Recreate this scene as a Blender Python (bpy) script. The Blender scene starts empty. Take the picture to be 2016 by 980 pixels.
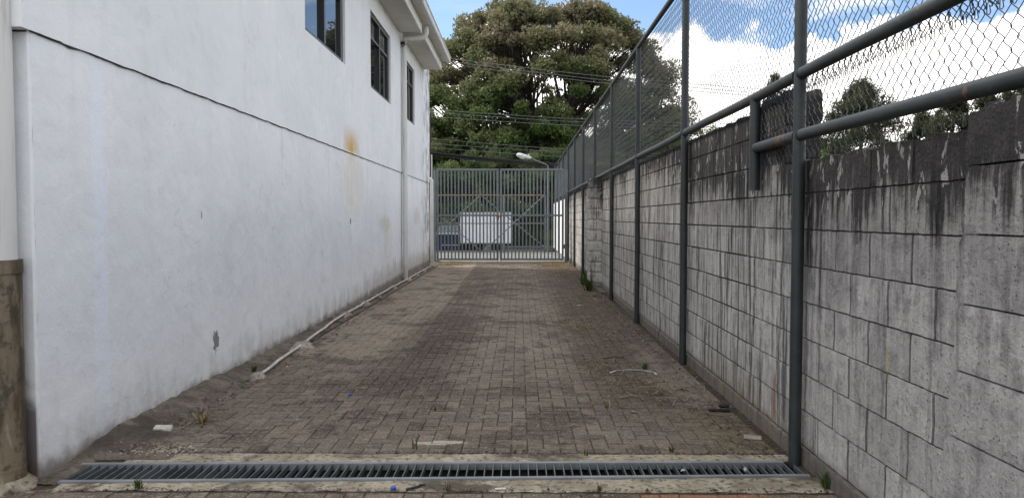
import bpy, math, random
import numpy as np
from mathutils import Vector, Matrix
R = math.radians
random.seed(7); rng = np.random.default_rng(11)
sc = bpy.context.scene
COL = sc.collection

# ------------------------------------------------------------------ camera
cd = bpy.data.cameras.new('camera'); cam = bpy.data.objects.new('camera', cd); COL.objects.link(cam)
cd.sensor_width = 36; cd.lens = 27.05; cd.clip_end = 2000; cd.clip_start = .05
cam.location = (0, 0, 1.42)
cam.rotation_euler = (R(90) - math.atan(62/1515), 0, math.atan(14/1515))
sc.camera = cam

# ------------------------------------------------------------------ shader helpers
class S:
    """a socket with arithmetic"""
    def __init__(s, nt, k): s.nt, s.k = nt, k
    def _m(s, op, *a, clamp=False):
        n = s.nt.nodes.new('ShaderNodeMath'); n.operation = op; n.use_clamp = clamp
        for i, v in enumerate((s,)+a):
            if isinstance(v, S): s.nt.links.new(v.k, n.inputs[i])
            else: n.inputs[i].default_value = v
        return S(s.nt, n.outputs[0])
    def __add__(s, o): return s._m('ADD', o)
    __radd__ = __add__
    def __sub__(s, o): return s._m('SUBTRACT', o)
    def __rsub__(s, o): return (s*-1.0)+o
    def __mul__(s, o): return s._m('MULTIPLY', o)
    __rmul__ = __mul__
    def __truediv__(s, o): return s._m('DIVIDE', o)
    def clamp(s): return s._m('ADD', 0.0, clamp=True)
    def max(s, o): return s._m('MAXIMUM', o)
    def min(s, o): return s._m('MINIMUM', o)
    def pow(s, o): return s._m('POWER', o)
    def abs(s): return s._m('ABSOLUTE')
    def step(s, a, b):      # smooth 0..1 between a and b (b may be below a)
        n = s.nt.nodes.new('ShaderNodeMapRange'); n.interpolation_type = 'SMOOTHSTEP'
        lo, hi, x = (a, b, s)
        flip = (not isinstance(a, S)) and (not isinstance(b, S)) and a > b
        if flip: lo, hi = b, a
        s.nt.links.new(x.k, n.inputs[0])
        for i, v in ((1, lo), (2, hi)):
            if isinstance(v, S): s.nt.links.new(v.k, n.inputs[i])
            else: n.inputs[i].default_value = v
        n.inputs[3].default_value = 1.0 if flip else 0.0
        n.inputs[4].default_value = 0.0 if flip else 1.0
        return S(s.nt, n.outputs[0])
def nv(nt, x, y, z):
    n = nt.nodes.new('ShaderNodeCombineXYZ')
    for i, v in enumerate((x, y, z)):
        if isinstance(v, S): nt.links.new(v.k, n.inputs[i])
        else: n.inputs[i].default_value = v
    return S(nt, n.outputs[0])
def noise(nt, vec, scale=1.0, detail=4, rough=.55, dist=0.0):
    n = nt.nodes.new('ShaderNodeTexNoise'); n.inputs['Scale'].default_value = scale
    n.inputs['Detail'].default_value = detail; n.inputs['Roughness'].default_value = rough
    n.inputs['Distortion'].default_value = dist
    nt.links.new(vec.k, n.inputs['Vector']); return S(nt, n.outputs[0])
def vor(nt, vec, scale, feat='F1'):
    n = nt.nodes.new('ShaderNodeTexVoronoi'); n.feature = feat; n.inputs['Scale'].default_value = scale
    nt.links.new(vec.k, n.inputs['Vector']); return S(nt, n.outputs[0])
def mixc(nt, f, a, b):
    n = nt.nodes.new('ShaderNodeMix'); n.data_type = 'RGBA'
    for i, v in ((0, f), (6, a), (7, b)):
        if isinstance(v, S): nt.links.new(v.k, n.inputs[i])
        elif isinstance(v, (int, float)): n.inputs[i].default_value = v
        else: n.inputs[i].default_value = tuple(v) + (1.0,)
    return S(nt, n.outputs[2])
def coords(nt):
    g = nt.nodes.new('ShaderNodeNewGeometry'); p = S(nt, g.outputs['Position'])
    n = nt.nodes.new('ShaderNodeSeparateXYZ'); nt.links.new(p.k, n.inputs[0])
    return p, S(nt, n.outputs[0]), S(nt, n.outputs[1]), S(nt, n.outputs[2])
def ocoords(nt):
    g = nt.nodes.new('ShaderNodeTexCoord'); p = S(nt, g.outputs['Object'])
    n = nt.nodes.new('ShaderNodeSeparateXYZ'); nt.links.new(p.k, n.inputs[0])
    return p, S(nt, n.outputs[0]), S(nt, n.outputs[1]), S(nt, n.outputs[2])
def attr(nt, name):
    n = nt.nodes.new('ShaderNodeAttribute'); n.attribute_name = name; return S(nt, n.outputs['Fac'])
def newmat(name):
    m = bpy.data.materials.new(name); m.use_nodes = True
    nt = m.node_tree; b = nt.nodes['Principled BSDF']
    b.inputs['Roughness'].default_value = .8; b.inputs['Specular IOR Level'].default_value = .3
    return m, nt, b
def setc(nt, b, c):
    if isinstance(c, S): nt.links.new(c.k, b.inputs['Base Color'])
    else: b.inputs['Base Color'].default_value = tuple(c)+(1,)
def bump(nt, b, h, dist=.004, strength=.6):
    n = nt.nodes.new('ShaderNodeBump'); n.inputs['Distance'].default_value = dist
    n.inputs['Strength'].default_value = strength
    nt.links.new(h.k, n.inputs['Height']); nt.links.new(n.outputs[0], b.inputs['Normal'])

# ------------------------------------------------------------------ world, sun, exposure
SUN_EL, SUN_AZ = 46.0, math.degrees(math.atan2(-.93, .36))      # azimuth measured from +Y towards +X
w = bpy.data.worlds.new('World'); sc.world = w; w.use_nodes = True
nt = w.node_tree; bg = nt.nodes['Background']; bg.inputs[1].default_value = .1
sk = nt.nodes.new('ShaderNodeTexSky'); sk.sky_type = 'NISHITA'; sk.sun_disc = False
sk.sun_elevation = R(SUN_EL); sk.sun_rotation = R(SUN_AZ); sk.dust_density = .6; sk.ozone_density = 1.6; sk.altitude = 1100
tc = nt.nodes.new('ShaderNodeTexCoord'); d = S(nt, tc.outputs['Generated'])
sp = nt.nodes.new('ShaderNodeSeparateXYZ'); nt.links.new(d.k, sp.inputs[0])
dx, dy, dz = (S(nt, sp.outputs[i]) for i in range(3))
big = noise(nt, d, 5.0, 2, .5); fine = noise(nt, d, 17.0, 7, .6)
top = .222 + (big-.5)*.16 + (fine-.5)*.10
low = dz.step(top+.006, top-.006)
# MapRange with linked limits: from > to is handled by swapping through 1-x
low = 1.0 - dz.step(top-.005, top+.009)
wv = nv(nt, dx*2.0, dy*3.0, dz*5.5)
wisp = (noise(nt, wv, 2.2, 7, .62, .4)-.50).max(0.0)*2.6*(dx.step(.10, .22)*.9+.1)
high = (noise(nt, d, 2.0, 5, .55).step(.34, .50))*dz.step(.36, .52)
mask = low.max((wisp*dz.step(.10, .2)).min(.55)).max(high*.9).clamp()
shade = noise(nt, nv(nt, dx*1.0, dy*1.0, dz*2.2), 6.5, 6, .6)
cb = (shade-.5)*4.0 + 11.4
base = dz.step(.02, .14)
ccol = mixc(nt, ((shade.step(.5, .34))*.5 + (1.0-base)*.55).clamp(), (8.2, 7.9, 7.6), (4.0, 4.15, 4.35))
skyc = S(nt, sk.outputs[0])
hs = nt.nodes.new('ShaderNodeHueSaturation'); hs.inputs['Saturation'].default_value = 1.0; hs.inputs['Value'].default_value = .74
nt.links.new(skyc.k, hs.inputs['Color'])
nt.links.new(mixc(nt, mask, S(nt, hs.outputs[0]), ccol).k, bg.inputs[0])
sd = bpy.data.lights.new('sun', 'SUN'); sun = bpy.data.objects.new('sun', sd); COL.objects.link(sun)
sd.energy = 1.5; sd.angle = R(10); sd.color = (1, .94, .85)
e, a = R(SUN_EL), R(SUN_AZ)
sun.rotation_euler = Vector((math.sin(a)*math.cos(e), math.cos(a)*math.cos(e), math.sin(e))).to_track_quat('Z', 'Y').to_euler()
sc.view_settings.view_transform = 'Standard'; sc.view_settings.look = 'None'
sc.view_settings.exposure = 1.5; sc.view_settings.gamma = 1.0; sc.view_settings.use_curve_mapping = False

# ------------------------------------------------------------------ object helpers
def tag(o, label=None, cat=None, group=None, kind=None):
    if label: o['label'] = label
    if cat: o['category'] = cat
    if group: o['group'] = group
    if kind: o['kind'] = kind
    return o
def empty(name, label, cat, loc=(0, 0, 0), rz=0, group=None):
    o = bpy.data.objects.new(name, None); COL.objects.link(o)
    o.location = loc; o.rotation_euler = (0, 0, rz); o.empty_display_size = .1
    return tag(o, label, cat, group)
def link(name, me, parent=None):
    o = bpy.data.objects.new(name, me); COL.objects.link(o)
    if parent: o.parent = parent
    return o
def copy_tree(o, parent=None):
    c = o.copy(); COL.objects.link(c); c.parent = parent
    for ch in list(o.children): copy_tree(ch, c)
    return c
class MB:
    def __init__(s): s.v = []; s.f = []; s.t = []; s.sm = []; s.n = 0
    def add(s, v, f, tint=0.5, smooth=False):
        b = s.n; s.v.extend([tuple(p) for p in v]); s.n = len(s.v)
        for q in f: s.f.append([b+i for i in q]); s.t.append(tint); s.sm.append(smooth)
    def box(s, x0, x1, y0, y1, z0, z1, tint=.5, bevel=0, M=None):
        b = min(bevel, (x1-x0)*.45, (y1-y0)*.45, (z1-z0)*.45)
        if b <= 0:
            v = [(x, y, z) for z in (z0, z1) for y in (y0, y1) for x in (x0, x1)]
            f = [(0, 2, 3, 1), (4, 5, 7, 6), (0, 1, 5, 4), (2, 6, 7, 3), (0, 4, 6, 2), (1, 3, 7, 5)]
        else:
            v = []; idx = {}
            for ix, X in enumerate((x0, x1)):
                for iy, Y in enumerate((y0, y1)):
                    for iz, Z in enumerate((z0, z1)):
                        sx, sy, sz = (b, -b)[ix], (b, -b)[iy], (b, -b)[iz]
                        idx[ix, iy, iz, 0] = len(v); v.append((X, Y+sy, Z+sz))
                        idx[ix, iy, iz, 1] = len(v); v.append((X+sx, Y, Z+sz))
                        idx[ix, iy, iz, 2] = len(v); v.append((X+sx, Y+sy, Z))
            f = []
            I = lambda *k: idx[k]
            for q in (0, 1):
                f.append([I(q, 0, 0, 0), I(q, 1, 0, 0), I(q, 1, 1, 0), I(q, 0, 1, 0)][::1 if q else -1])
                f.append([I(0, q, 0, 1), I(1, q, 0, 1), I(1, q, 1, 1), I(0, q, 1, 1)][::-1 if q else 1])
                f.append([I(0, 0, q, 2), I(1, 0, q, 2), I(1, 1, q, 2), I(0, 1, q, 2)][::1 if q else -1])
            for p in (0, 1):
                for q in (0, 1):
                    f.append([I(p, q, 0, 0), I(p, q, 1, 0), I(p, q, 1, 1), I(p, q, 0, 1)])
                    f.append([I(p, 0, q, 0), I(p, 1, q, 0), I(p, 1, q, 2), I(p, 0, q, 2)])
                    f.append([I(0, p, q, 1), I(1, p, q, 1), I(1, p, q, 2), I(0, p, q, 2)])
                    for r_ in (0, 1): f.append([I(p, q, r_, 0), I(p, q, r_, 1), I(p, q, r_, 2)])
        if M is not None: v = [tuple(M @ Vector(p)) for p in v]
        s.add(v, f, tint)
    def tube(s, pts, r, n=8, tint=.5, caps=True, smooth=True):
        P = [Vector(p) for p in pts]; k = len(P)
        rr = r if isinstance(r, (list, tuple)) else [r]*k
        v = []; up = None
        for i in range(k):
            t = (P[min(i+1, k-1)]-P[max(i-1, 0)])
            t = t.normalized() if t.length > 1e-9 else Vector((0, 0, 1))
            if up is None:
                up = Vector((0, 0, 1)) if abs(t.z) < .9 else Vector((1, 0, 0))
            a = t.cross(up)
            if a.length < 1e-6: a = t.cross(Vector((0, 1, 0)))
            a.normalize(); b = a.cross(t).normalized(); up = b
            for j in range(n):
                q = 2*math.pi*j/n
                v.append(P[i] + (a*math.cos(q) + b*math.sin(q))*rr[i])
        f = [(i*n+j, (i+1)*n+j, (i+1)*n+(j+1) % n, i*n+(j+1) % n) for i in range(k-1) for j in range(n)]
        s.add(v, f, tint, smooth)
        if caps:
            s.add([v[j] for j in range(n)], [tuple(range(n))], tint)
            s.add([v[(k-1)*n+j] for j in range(n)], [tuple(range(n))[::-1]], tint)
    def build(s, name, mat, parent=None, fix=True):
        me = bpy.data.meshes.new(name); me.from_pydata(s.v, [], s.f)
        a = me.attributes.new('tint', 'FLOAT', 'FACE'); a.data.foreach_set('value', s.t)
        me.polygons.foreach_set('use_smooth', s.sm)
        if fix:
            import bmesh
            bm = bmesh.new(); bm.from_mesh(me); bmesh.ops.recalc_face_normals(bm, faces=bm.faces); bm.to_mesh(me); bm.free()
        me.materials.append(mat); me.update()
        return link(name, me, parent)
def npmesh(name, V, F, mat, tint=None, parent=None, smooth=False):
    """V (n,3), F (m,k) arrays"""
    me = bpy.data.meshes.new(name); k = F.shape[1]
    me.vertices.add(len(V)); me.vertices.foreach_set('co', V.astype(np.float32).ravel())
    me.loops.add(F.size); me.loops.foreach_set('vertex_index', F.astype(np.int32).ravel())
    me.polygons.add(len(F)); me.polygons.foreach_set('loop_start', np.arange(0, F.size, k, dtype=np.int32))
    if smooth: me.polygons.foreach_set('use_smooth', np.ones(len(F), bool))
    if tint is not None:
        a = me.attributes.new('tint', 'FLOAT', 'FACE'); a.data.foreach_set('value', tint.astype(np.float32))
    me.update(calc_edges=True); me.materials.append(mat)
    return link(name, me, parent)
def fnoise(x, y, seed=0):
    """cheap smooth pseudo noise in [-1,1]"""
    s = 0
    r_ = random.Random(seed)
    for k in range(6):
        fx, fy, ph = r_.uniform(.6, 1.8)*(1.6**k), r_.uniform(.6, 1.8)*(1.6**k), r_.uniform(0, 6.28)
        s = s + np.sin(x*fx + y*fy*(-1)**k + ph)/(1.45**k)
    return s/2.4

# ------------------------------------------------------------------ materials
def simple(name, col, rough=.6, metal=0, var=.12, scale=8, bmp=0, spec=.3):
    m, nt, b = newmat(name); p, x, y, z = ocoords(nt)
    n = noise(nt, p, scale, 5, .6)
    c = mixc(nt, n.step(.3, .7), tuple(q*(1-var) for q in col), tuple(min(1, q*(1+var)) for q in col))
    setc(nt, b, c); b.inputs['Roughness'].default_value = rough; b.inputs['Metallic'].default_value = metal
    b.inputs['Specular IOR Level'].default_value = spec
    if bmp: bump(nt, b, noise(nt, p, scale*6, 4, .6), bmp, .5)
    return m
M = {}
WR_ = 1.645
# white painted render with its stains
m, nt, b = newmat('white_painted_render'); p, x, y, z = coords(nt)
big = noise(nt, p, .9, 4, .6); med = noise(nt, p, 5, 5, .6)
stv = nv(nt, x*9.0, y*5.5, z*.55); st = noise(nt, stv, 1.0, 6, .65)
stf = noise(nt, nv(nt, x*30.0, y*22.0, z*1.4), 1.0, 5, .7)
c = mixc(nt, big.step(.35, .65), (.77, .79, .815), (.83, .845, .86))
# paler bluish touch-up strip near the corner
wob = (noise(nt, nv(nt, x, y*2.0, z*2.5), 1.3, 3)-.5)*.12
strip = (1.0-((y+wob-4.76).abs()).step(.055, .10))*z.step(2.55, 2.2)
c = mixc(nt, strip*.6, c, (.80, .86, .96))
# faint grey streaks below the sills and the joint
far = y.step(8.0, 19.0)
c = mixc(nt, (st.step(.52, .78))*(.16+far*.30), c, (.50, .49, .46))
c = mixc(nt, (stf.step(.60, .80))*(.06+far*.26)*z.step(4.2, 1.8), c, (.42, .41, .37))
# ochre stain on the joint and yellow weeping beneath
def blob(cy, cz, ry, rz):
    q = ((y-cy)/ry); r_ = ((z-cz)/rz)
    return 1.0-(q*q+r_*r_+(med-.5)*.9).step(.05, 1.0)
och = (1.0-((y-11.9)/(.60+(med-.5)*.35)).abs()).max(0.0)*(z.step(2.86, 2.44))
c = mixc(nt, (och.pow(.7)*z.step(2.38, 2.46)).clamp()*1.0, c, (.60, .37, .06))
c = mixc(nt, (och*z.step(2.0, 2.42)*stf.step(.44, .60)).clamp()*.45, c, (.56, .40, .16))
c = mixc(nt, (blob(12.1, 1.95, 1.0, .65)*(.35+stf.step(.45, .6)*.6))*.42, c, (.58, .47, .25))
c = mixc(nt, (blob(14.9, 1.3, .8, .22)*(.4+stf.step(.45, .6)*.6))*.5, c, (.52, .43, .27))
c = mixc(nt, (blob(19.6, 1.45, .8, .28)*stf.step(.4, .6))*.6, c, (.45, .38, .28))
c = mixc(nt, (blob(15.2, .8, .7, .8)*stf.step(.45, .6))*.45, c, (.58, .50, .33))
c = mixc(nt, (blob(8.45, 2.2, .04, .3))*.3, c, (.5, .46, .38))
# grime climbing from the ground
gr = z + (med-.5)*.45 + (st-.5)*.75 - far*.30
c = mixc(nt, gr.step(.36, .0)*(.45+far*.2), c, (.38, .355, .31))
c = mixc(nt, (z+(med-.5)*.22-(far*.12)).step(.13, .02)*.85, c, (.16, .135, .12))
# mould at the far end
mould = y.step(19.8, 22.2)*(stf*.6+st*.4+(noise(nt, p, 3.0, 5)-.5)*.7).step(.44, .60)
c = mixc(nt, mould*.82, c, (.10, .10, .105))
mould2 = (y.step(17.3, 18.2))*z.step(3.7, 2.6)*z.step(2.2, 2.6)*stf.step(.5, .62)
c = mixc(nt, mould2*.4, c, (.2, .2, .2))
# chips and small scratches
ch = vor(nt, nv(nt, x*1.0, y*1.1, z*.55), 2.1); n2 = noise(nt, p, 24, 3, .6)
c = mixc(nt, ((ch + (n2-.5)*.08).step(.045, .028))*.7, c, (.25, .24, .23))
hole = ((((y-6.54)/.075)*((y-6.54)/.075))+(((z-.36)/.10)*((z-.36)/.10))+(n2-.5)*3.0+(med-.5)*2.0).step(.8, .5)
c = mixc(nt, hole*.85, c, (.13, .12, .11))
hole = ((((y-11.85)/.05)*((y-11.85)/.05))+(((z-1.365)/.06)*((z-1.365)/.06))+(n2-.5)*1.1).step(.8, .6)
c = mixc(nt, hole*.85, c, (.12, .12, .12))
corner = (z+(med-.5)*.4+(x+2.6)*.9).step(.52, .30)*x.step(-2.6, -2.62)
c = mixc(nt, corner*.85, c, (.085, .055, .05))
setc(nt, b, c); b.inputs['Roughness'].default_value = .75
crk = (noise(nt, nv(nt, x, y*1.0, z*1.0), 1.1, 6, .6, .8)-.5).abs().step(.0035, .001)*noise(nt, p, .7, 2).step(.52, .56)
c = mixc(nt, crk*.35, c, (.35, .34, .33))
c = mixc(nt, (noise(nt, nv(nt, x*3.0, y*1.2, z*1.2), 1.6, 5, .7, .6).step(.57, .66))*.16, c, (.58, .57, .53))
c = mixc(nt, (noise(nt, nv(nt, x*3.0, y*.9, z*2.2), 2.4, 4, .6).step(.60, .64))*.22, c, (.86, .87, .90))
setc(nt, b, c)
bump(nt, b, noise(nt, p, 55, 4, .7)*.6+noise(nt, p, 9, 3, .5)*1.6+noise(nt, p, 2.1, 2, .5)*5.0, .008, .6)
M['render'] = m
M['soffit'] = simple('soffit_paint', (.60, .58, .53), .7, var=.06, scale=2)
M['fascia'] = simple('fascia_white', (.74, .73, .70), .55, var=.06, scale=3)
M['gutter'] = simple('gutter_painted', (.62, .62, .60), .45, var=.1, scale=4)
M['frame_black'] = simple('window_frame_dark', (.018, .018, .02), .35, spec=.5)
M['roof'] = simple('roof_sheet', (.35, .33, .31), .5, .3)
M['joint'] = simple('joint_dark', (.05, .05, .052), .9, var=.5, scale=30, bmp=.004)
# glass that mirrors the trees
m, nt, b = newmat('window_glass'); p, x, y, z = coords(nt)
b.inputs['Base Color'].default_value = (.012, .015, .02, 1); b.inputs['Roughness'].default_value = .015
b.inputs['IOR'].default_value = 1.9; b.inputs['Specular IOR Level'].default_value = .6
bump(nt, b, noise(nt, p, 1.6, 2), .003, .25); M['glass'] = m
# pipes
m, nt, b = newmat('pvc_white_dirty'); p, x, y, z = coords(nt)
s_ = noise(nt, nv(nt, x*14.0, y*14.0, z*1.2), 1, 5, .65)
c = mixc(nt, s_.step(.48, .72)*.7, (.64, .64, .62), (.42, .39, .34))
c = mixc(nt, (z+(noise(nt, p, 6, 4)-.5)*.6).step(.55, .1)*.5, c, (.3, .27, .23))
setc(nt, b, c); b.inputs['Roughness'].default_value = .5; M['pvc'] = m
m, nt, b = newmat('brown_pipe'); p, x, y, z = coords(nt)
s_ = noise(nt, nv(nt, x*6.0, y*6.0, z*1.6), 1.6, 6, .7); s2 = noise(nt, p, 14, 5, .65)
c = mixc(nt, s_.step(.40, .60), (.075, .055, .033), (.20, .16, .11))
c = mixc(nt, (s2.step(.52, .62))*.7, c, (.05, .045, .038))
c = mixc(nt, (noise(nt, nv(nt, x*9.0, y*9.0, z*1.2), 1.5, 4, .6, 1.2).step(.62, .70))*.6, c, (.30, .28, .23))
setc(nt, b, c); b.inputs['Roughness'].default_value = .6; bump(nt, b, s2, .004, .5); M['brownpipe'] = m
# galvanised/painted steel of the fence: blue grey
def steel(name, c0, c1, rust=.03):
    m, nt, b = newmat(name); p, x, y, z = coords(nt)
    n = noise(nt, p, 5, 5, .6); n2 = noise(nt, p, 21, 4, .65); n3 = noise(nt, p, 2.3, 3)
    c = mixc(nt, n.step(.3, .7), c0, c1)
    c = mixc(nt, (n2.step(.62, .68))*.5, c, tuple(q*1.6 for q in c1))
    c = mixc(nt, ((n2*.5+n3*.5).step(.645-rust, .675-rust))*.75, c, (.13, .06, .03))
    setc(nt, b, c); b.inputs['Roughness'].default_value = .5; b.inputs['Specular IOR Level'].default_value = .45
    bump(nt, b, n2, .002, .3); return m
M['steel'] = steel('fence_steel', (.014, .0185, .0195), (.028, .035, .036), .038)
M['gate'] = steel('gate_steel', (.125, .147, .158), (.165, .19, .20), 0)
M['rusty'] = simple('rusty_steel', (.26, .14, .08), .7, var=.4, scale=6)
M['galv'] = steel('galvanised_grate', (.14, .155, .165), (.21, .225, .235), .02)
M['slat'] = steel('shaded_grate_slats', (.05, .057, .06), (.12, .13, .137), .02)  # darker copy of the grate steel, shade of the slat sides put into the colour
M['galvrail'] = simple('galvanised_rail', (.15, .165, .172), .5, .1, var=.2)
m, nt, b = newmat('chain_link_wire'); b.inputs['Base Color'].default_value = (.05, .054, .058, 1)
b.inputs['Roughness'].default_value = .45; b.inputs['Metallic'].default_value = .35; M['wire'] = m
# concrete block wall
m, nt, b = newmat('weathered_block'); p, x, y, z = coords(nt); t = attr(nt, 'tint')
big = noise(nt, p, 1.4, 4, .6); med = noise(nt, p, 9, 6, .68); fin = noise(nt, p, 60, 4, .7)
sv = noise(nt, nv(nt, x*8.0, y*7.0, z*.75), 1.0, 6, .62); sf = noise(nt, nv(nt, x*26.0, y*24.0, z*1.5), 1.0, 6, .68)
c = mixc(nt, t, (.32, .305, .295), (.56, .545, .52))
c = mixc(nt, y.step(4.6, 10.0)*.6, c, (.62, .60, .56))
c = mixc(nt, (big.step(.44, .64))*.35, c, (.24, .23, .22))
c = mixc(nt, (med.step(.50, .62))*.45, c, (.15, .143, .138))
c = mixc(nt, (med.step(.46, .38))*.4, c, (.50, .49, .465))
c = mixc(nt, (fin.step(.55, .66))*.4, c, (.10, .095, .09))
# streaks of old paint wash and soot running down
nearf = .30 + y.step(3.9, 4.7)*.55
c = mixc(nt, (sf.step(.50, .56))*(sv.step(.46, .56))*nearf, c, (.075, .07, .067))
c = mixc(nt, (sf.step(.48, .40))*.6*nearf, c, (.66, .65, .62))
# black mould under the coping, lower down close to the camera
edge = 1.36 + y.step(4.5, 5.0)*.22 + y.step(5.5, 11.0)*.38
mm = z - edge + (sv-.5)*.75 + (big-.5)*.6 + (sf-.5)*.85 + (med-.5)*.25
mouldm = mm.step(-.14, .16)
c = mixc(nt, mouldm*.93, c, mixc(nt, (med*.6+fin*.4).step(.44, .62), (.005, .005, .006), (.038, .034, .035)))
c = mixc(nt, (1.0-mouldm)*mm.step(-.55, -.05)*.5, c, (.11, .105, .108))
# flaked light patches left in the mould
fl = noise(nt, nv(nt, x*13.0, y*13.0, z*6.0), 1.0, 6, .65, .5)
c = mixc(nt, ((fl).step(.585, .61))*mouldm*(1.0-mm.step(.05, .7))*.9, c, (.36, .35, .34))
# damp brown base
c = mixc(nt, (z+(med-.5)*.12).step(.16, .07)*.75, c, (.10, .082, .07))
c = mixc(nt, (z+(sv-.5)*.5+(med-.5)*.2).step(.40, .05)*y.step(4.2, 5.2)*y.step(7.5, 6.0)*.35, c, (.25, .21, .13))
c = mixc(nt, x.step(WR_+.0050, WR_+.0080)*z.step(1.72, 1.68), c, (.028, .025, .023))
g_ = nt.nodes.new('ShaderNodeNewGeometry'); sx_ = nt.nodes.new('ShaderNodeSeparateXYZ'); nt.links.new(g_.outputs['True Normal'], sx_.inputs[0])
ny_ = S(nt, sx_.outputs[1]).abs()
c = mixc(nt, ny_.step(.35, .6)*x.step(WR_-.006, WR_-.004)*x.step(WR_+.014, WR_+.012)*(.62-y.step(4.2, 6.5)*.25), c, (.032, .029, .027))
# pores and pits
pit = vor(nt, p, 38)
c = mixc(nt, ((pit+(med-.5)*.28).step(.13, .06))*.75, c, (.05, .047, .045))
# rust run
ru = (1.0-((y+(med-.5)*.03-4.93).abs()).step(.006, .032))*z.step(.10, .16)*z.step(.50, .36)
c = mixc(nt, ru*.85, c, (.33, .12, .04))
ru = (1.0-((y-3.42).abs()).step(.01, .04))*z.step(.62, .76)*z.step(.86, .8)
c = mixc(nt, ru*.35, c, (.40, .34, .12))
setc(nt, b, c); b.inputs['Roughness'].default_value = .9; b.inputs['Specular IOR Level'].default_value = .15
bump(nt, b, med*1.8+fin*.7+sf*.9-((pit.step(.16, .02))*1.0), .016, .9); M['block'] = m
M['mortar'] = simple('mortar_dark', (.05, .046, .043), .95, var=.4, scale=12, bmp=.004)
# pavers
m, nt, b = newmat('concrete_pavers'); p, x, y, z = coords(nt); t = attr(nt, 'tint')
wl = noise(nt, p, .55, 4, .6, .3); med = noise(nt, p, 3.2, 5, .62); fin = noise(nt, p, 70, 4, .8); f2 = noise(nt, p, 22, 5, .7)
c = mixc(nt, t, (.060, .044, .032), (.155, .122, .093))
c = mixc(nt, ((wl-.5)*3.2+(med-.5)*1.6+.35).clamp()*.55, c, (.25, .215, .18))
# cleaner tan lane along the left wall, edge follows the courses
lane = (x+(y-6.0)*.012+(noise(nt, p, 1.1, 3)-.5)*.16).step(-1.08, -1.14)*y.step(7.0, 8.0)
c = mixc(nt, lane*.6, c, (.32, .27, .205))
tan = ((x+(med-.5)*.9).abs()).step(.75, .3)*y.step(6.0, 8.0)*y.step(17.0, 12.0)
c = mixc(nt, tan*.4, c, (.28, .24, .20))
# dark damp patch in the middle left, and brown dirt along the right side
dk = ((x+1.0+(med-.5)*.9).abs()).step(.62, .18)*y.step(5.2, 7.0)*y.step(13.0, 10.0)
c = mixc(nt, dk*.6, c, (.040, .028, .020))
br = (x+(med-.5)*1.3).step(.40, .9)*y.step(4.5, 6.5)
c = mixc(nt, br*.6, c, (.050, .034, .024))
rt = (x+(med-.5)*.35).step(1.08, 1.3)*y.step(10.0, 6.8)*y.step(5.2, 6.0)
c = mixc(nt, rt*.6, c, (.25, .225, .19))
gn = (x+(med-.5)*.7).step(.9, 1.4)*y.step(6.6, 4.9)
c = mixc(nt, gn*.65, c, (.125, .105, .055))
c = mixc(nt, (noise(nt, p, 1.5, 6, .7, .5).step(.52, .58))*.62, c, (.040, .029, .021))
c = mixc(nt, (med.step(.54, .64))*.45, c, (.060, .044, .032))
c = mixc(nt, (f2.step(.55, .64))*.45, c, (.32, .28, .235))
c = mixc(nt, (f2.step(.44, .36))*.5, c, (.055, .040, .030))
# cement smear and orange wash in the foreground
sm = (((x+.50)/.19)*((x+.50)/.19)+((y-4.80)/.045)*((y-4.80)/.045)+(f2-.5)*1.5).step(1.0, .6)
c = mixc(nt, sm*.8, c, (.42, .40, .33))
orr = (((x-.95)/.42)*((x-.95)/.42)+((y-3.9)/.25)*((y-3.9)/.25)+(med-.5)*1.6).step(1.1, .3)
c = mixc(nt, orr*.75, c, (.30, .13, .055))
c = mixc(nt, (fin.step(.54, .64))*.55, c, (.36, .34, .31))
c = mixc(nt, (fin.step(.46, .36))*.55, c, (.045, .038, .032))
setc(nt, b, c); b.inputs['Roughness'].default_value = .85; b.inputs['Specular IOR Level'].default_value = .2
bump(nt, b, fin*.8+f2*1.2, .004, .6); M['paver'] = m
m, nt, b = newmat('dirt_and_moss'); p, x, y, z = coords(nt)
a1 = noise(nt, p, 2.5, 5, .6); a2 = noise(nt, p, 45, 4, .7)
c = mixc(nt, a2.step(.35, .65), (.022, .016, .012), (.075, .056, .038))
c = mixc(nt, (a1.step(.52, .62))*.6, c, (.055, .065, .025))
c = mixc(nt, ((x.abs()).step(6.0, 7.0)).max(y.step(34.5, 36.0)), c, mixc(nt, a1.step(.4, .6), (.05, .06, .025), (.09, .085, .045)))
setc(nt, b, c); bump(nt, b, a2, .01, .8); M['dirt'] = m
def concrete(name, c0, c1, dark, amt=.6):
    m, nt, b = newmat(name); p, x, y, z = coords(nt)
    n1 = noise(nt, p, 4, 5, .65); n2 = noise(nt, p, 28, 5, .7)
    c = mixc(nt, n1.step(.35, .65), c0, c1); c = mixc(nt, (n2.step(.5, .64))*amt, c, dark)
    c = mixc(nt, (noise(nt, p, 1.7, 4, .7).step(.50, .64))*amt, c, dark)
    w_ = ((noise(nt, p, 5.5, 5, .6).step(.60, .66)))*.6
    c = mixc(nt, w_, c, tuple(min(.6, q*1.25) for q in c1))
    setc(nt, b, c); b.inputs['Roughness'].default_value = .9; bump(nt, b, n2+n1, .012, .8); return m
M['kerb'] = concrete('pale_kerb_concrete', (.24, .21, .155), (.38, .34, .265), (.055, .042, .03), .85)
M['roughedge'] = concrete('rough_dark_mortar', (.085, .07, .056), (.17, .145, .12), (.03, .024, .018))
M['apron'] = concrete('light_concrete', (.15, .147, .138), (.21, .205, .195), (.09, .086, .078), .5)
M['channel'] = concrete('channel_concrete', (.025, .025, .026), (.05, .05, .052), (.02, .018, .016))
M['asphalt'] = concrete('asphalt', (.05, .05, .05), (.07, .07, .07), (.035, .035, .035), .4)
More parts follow.
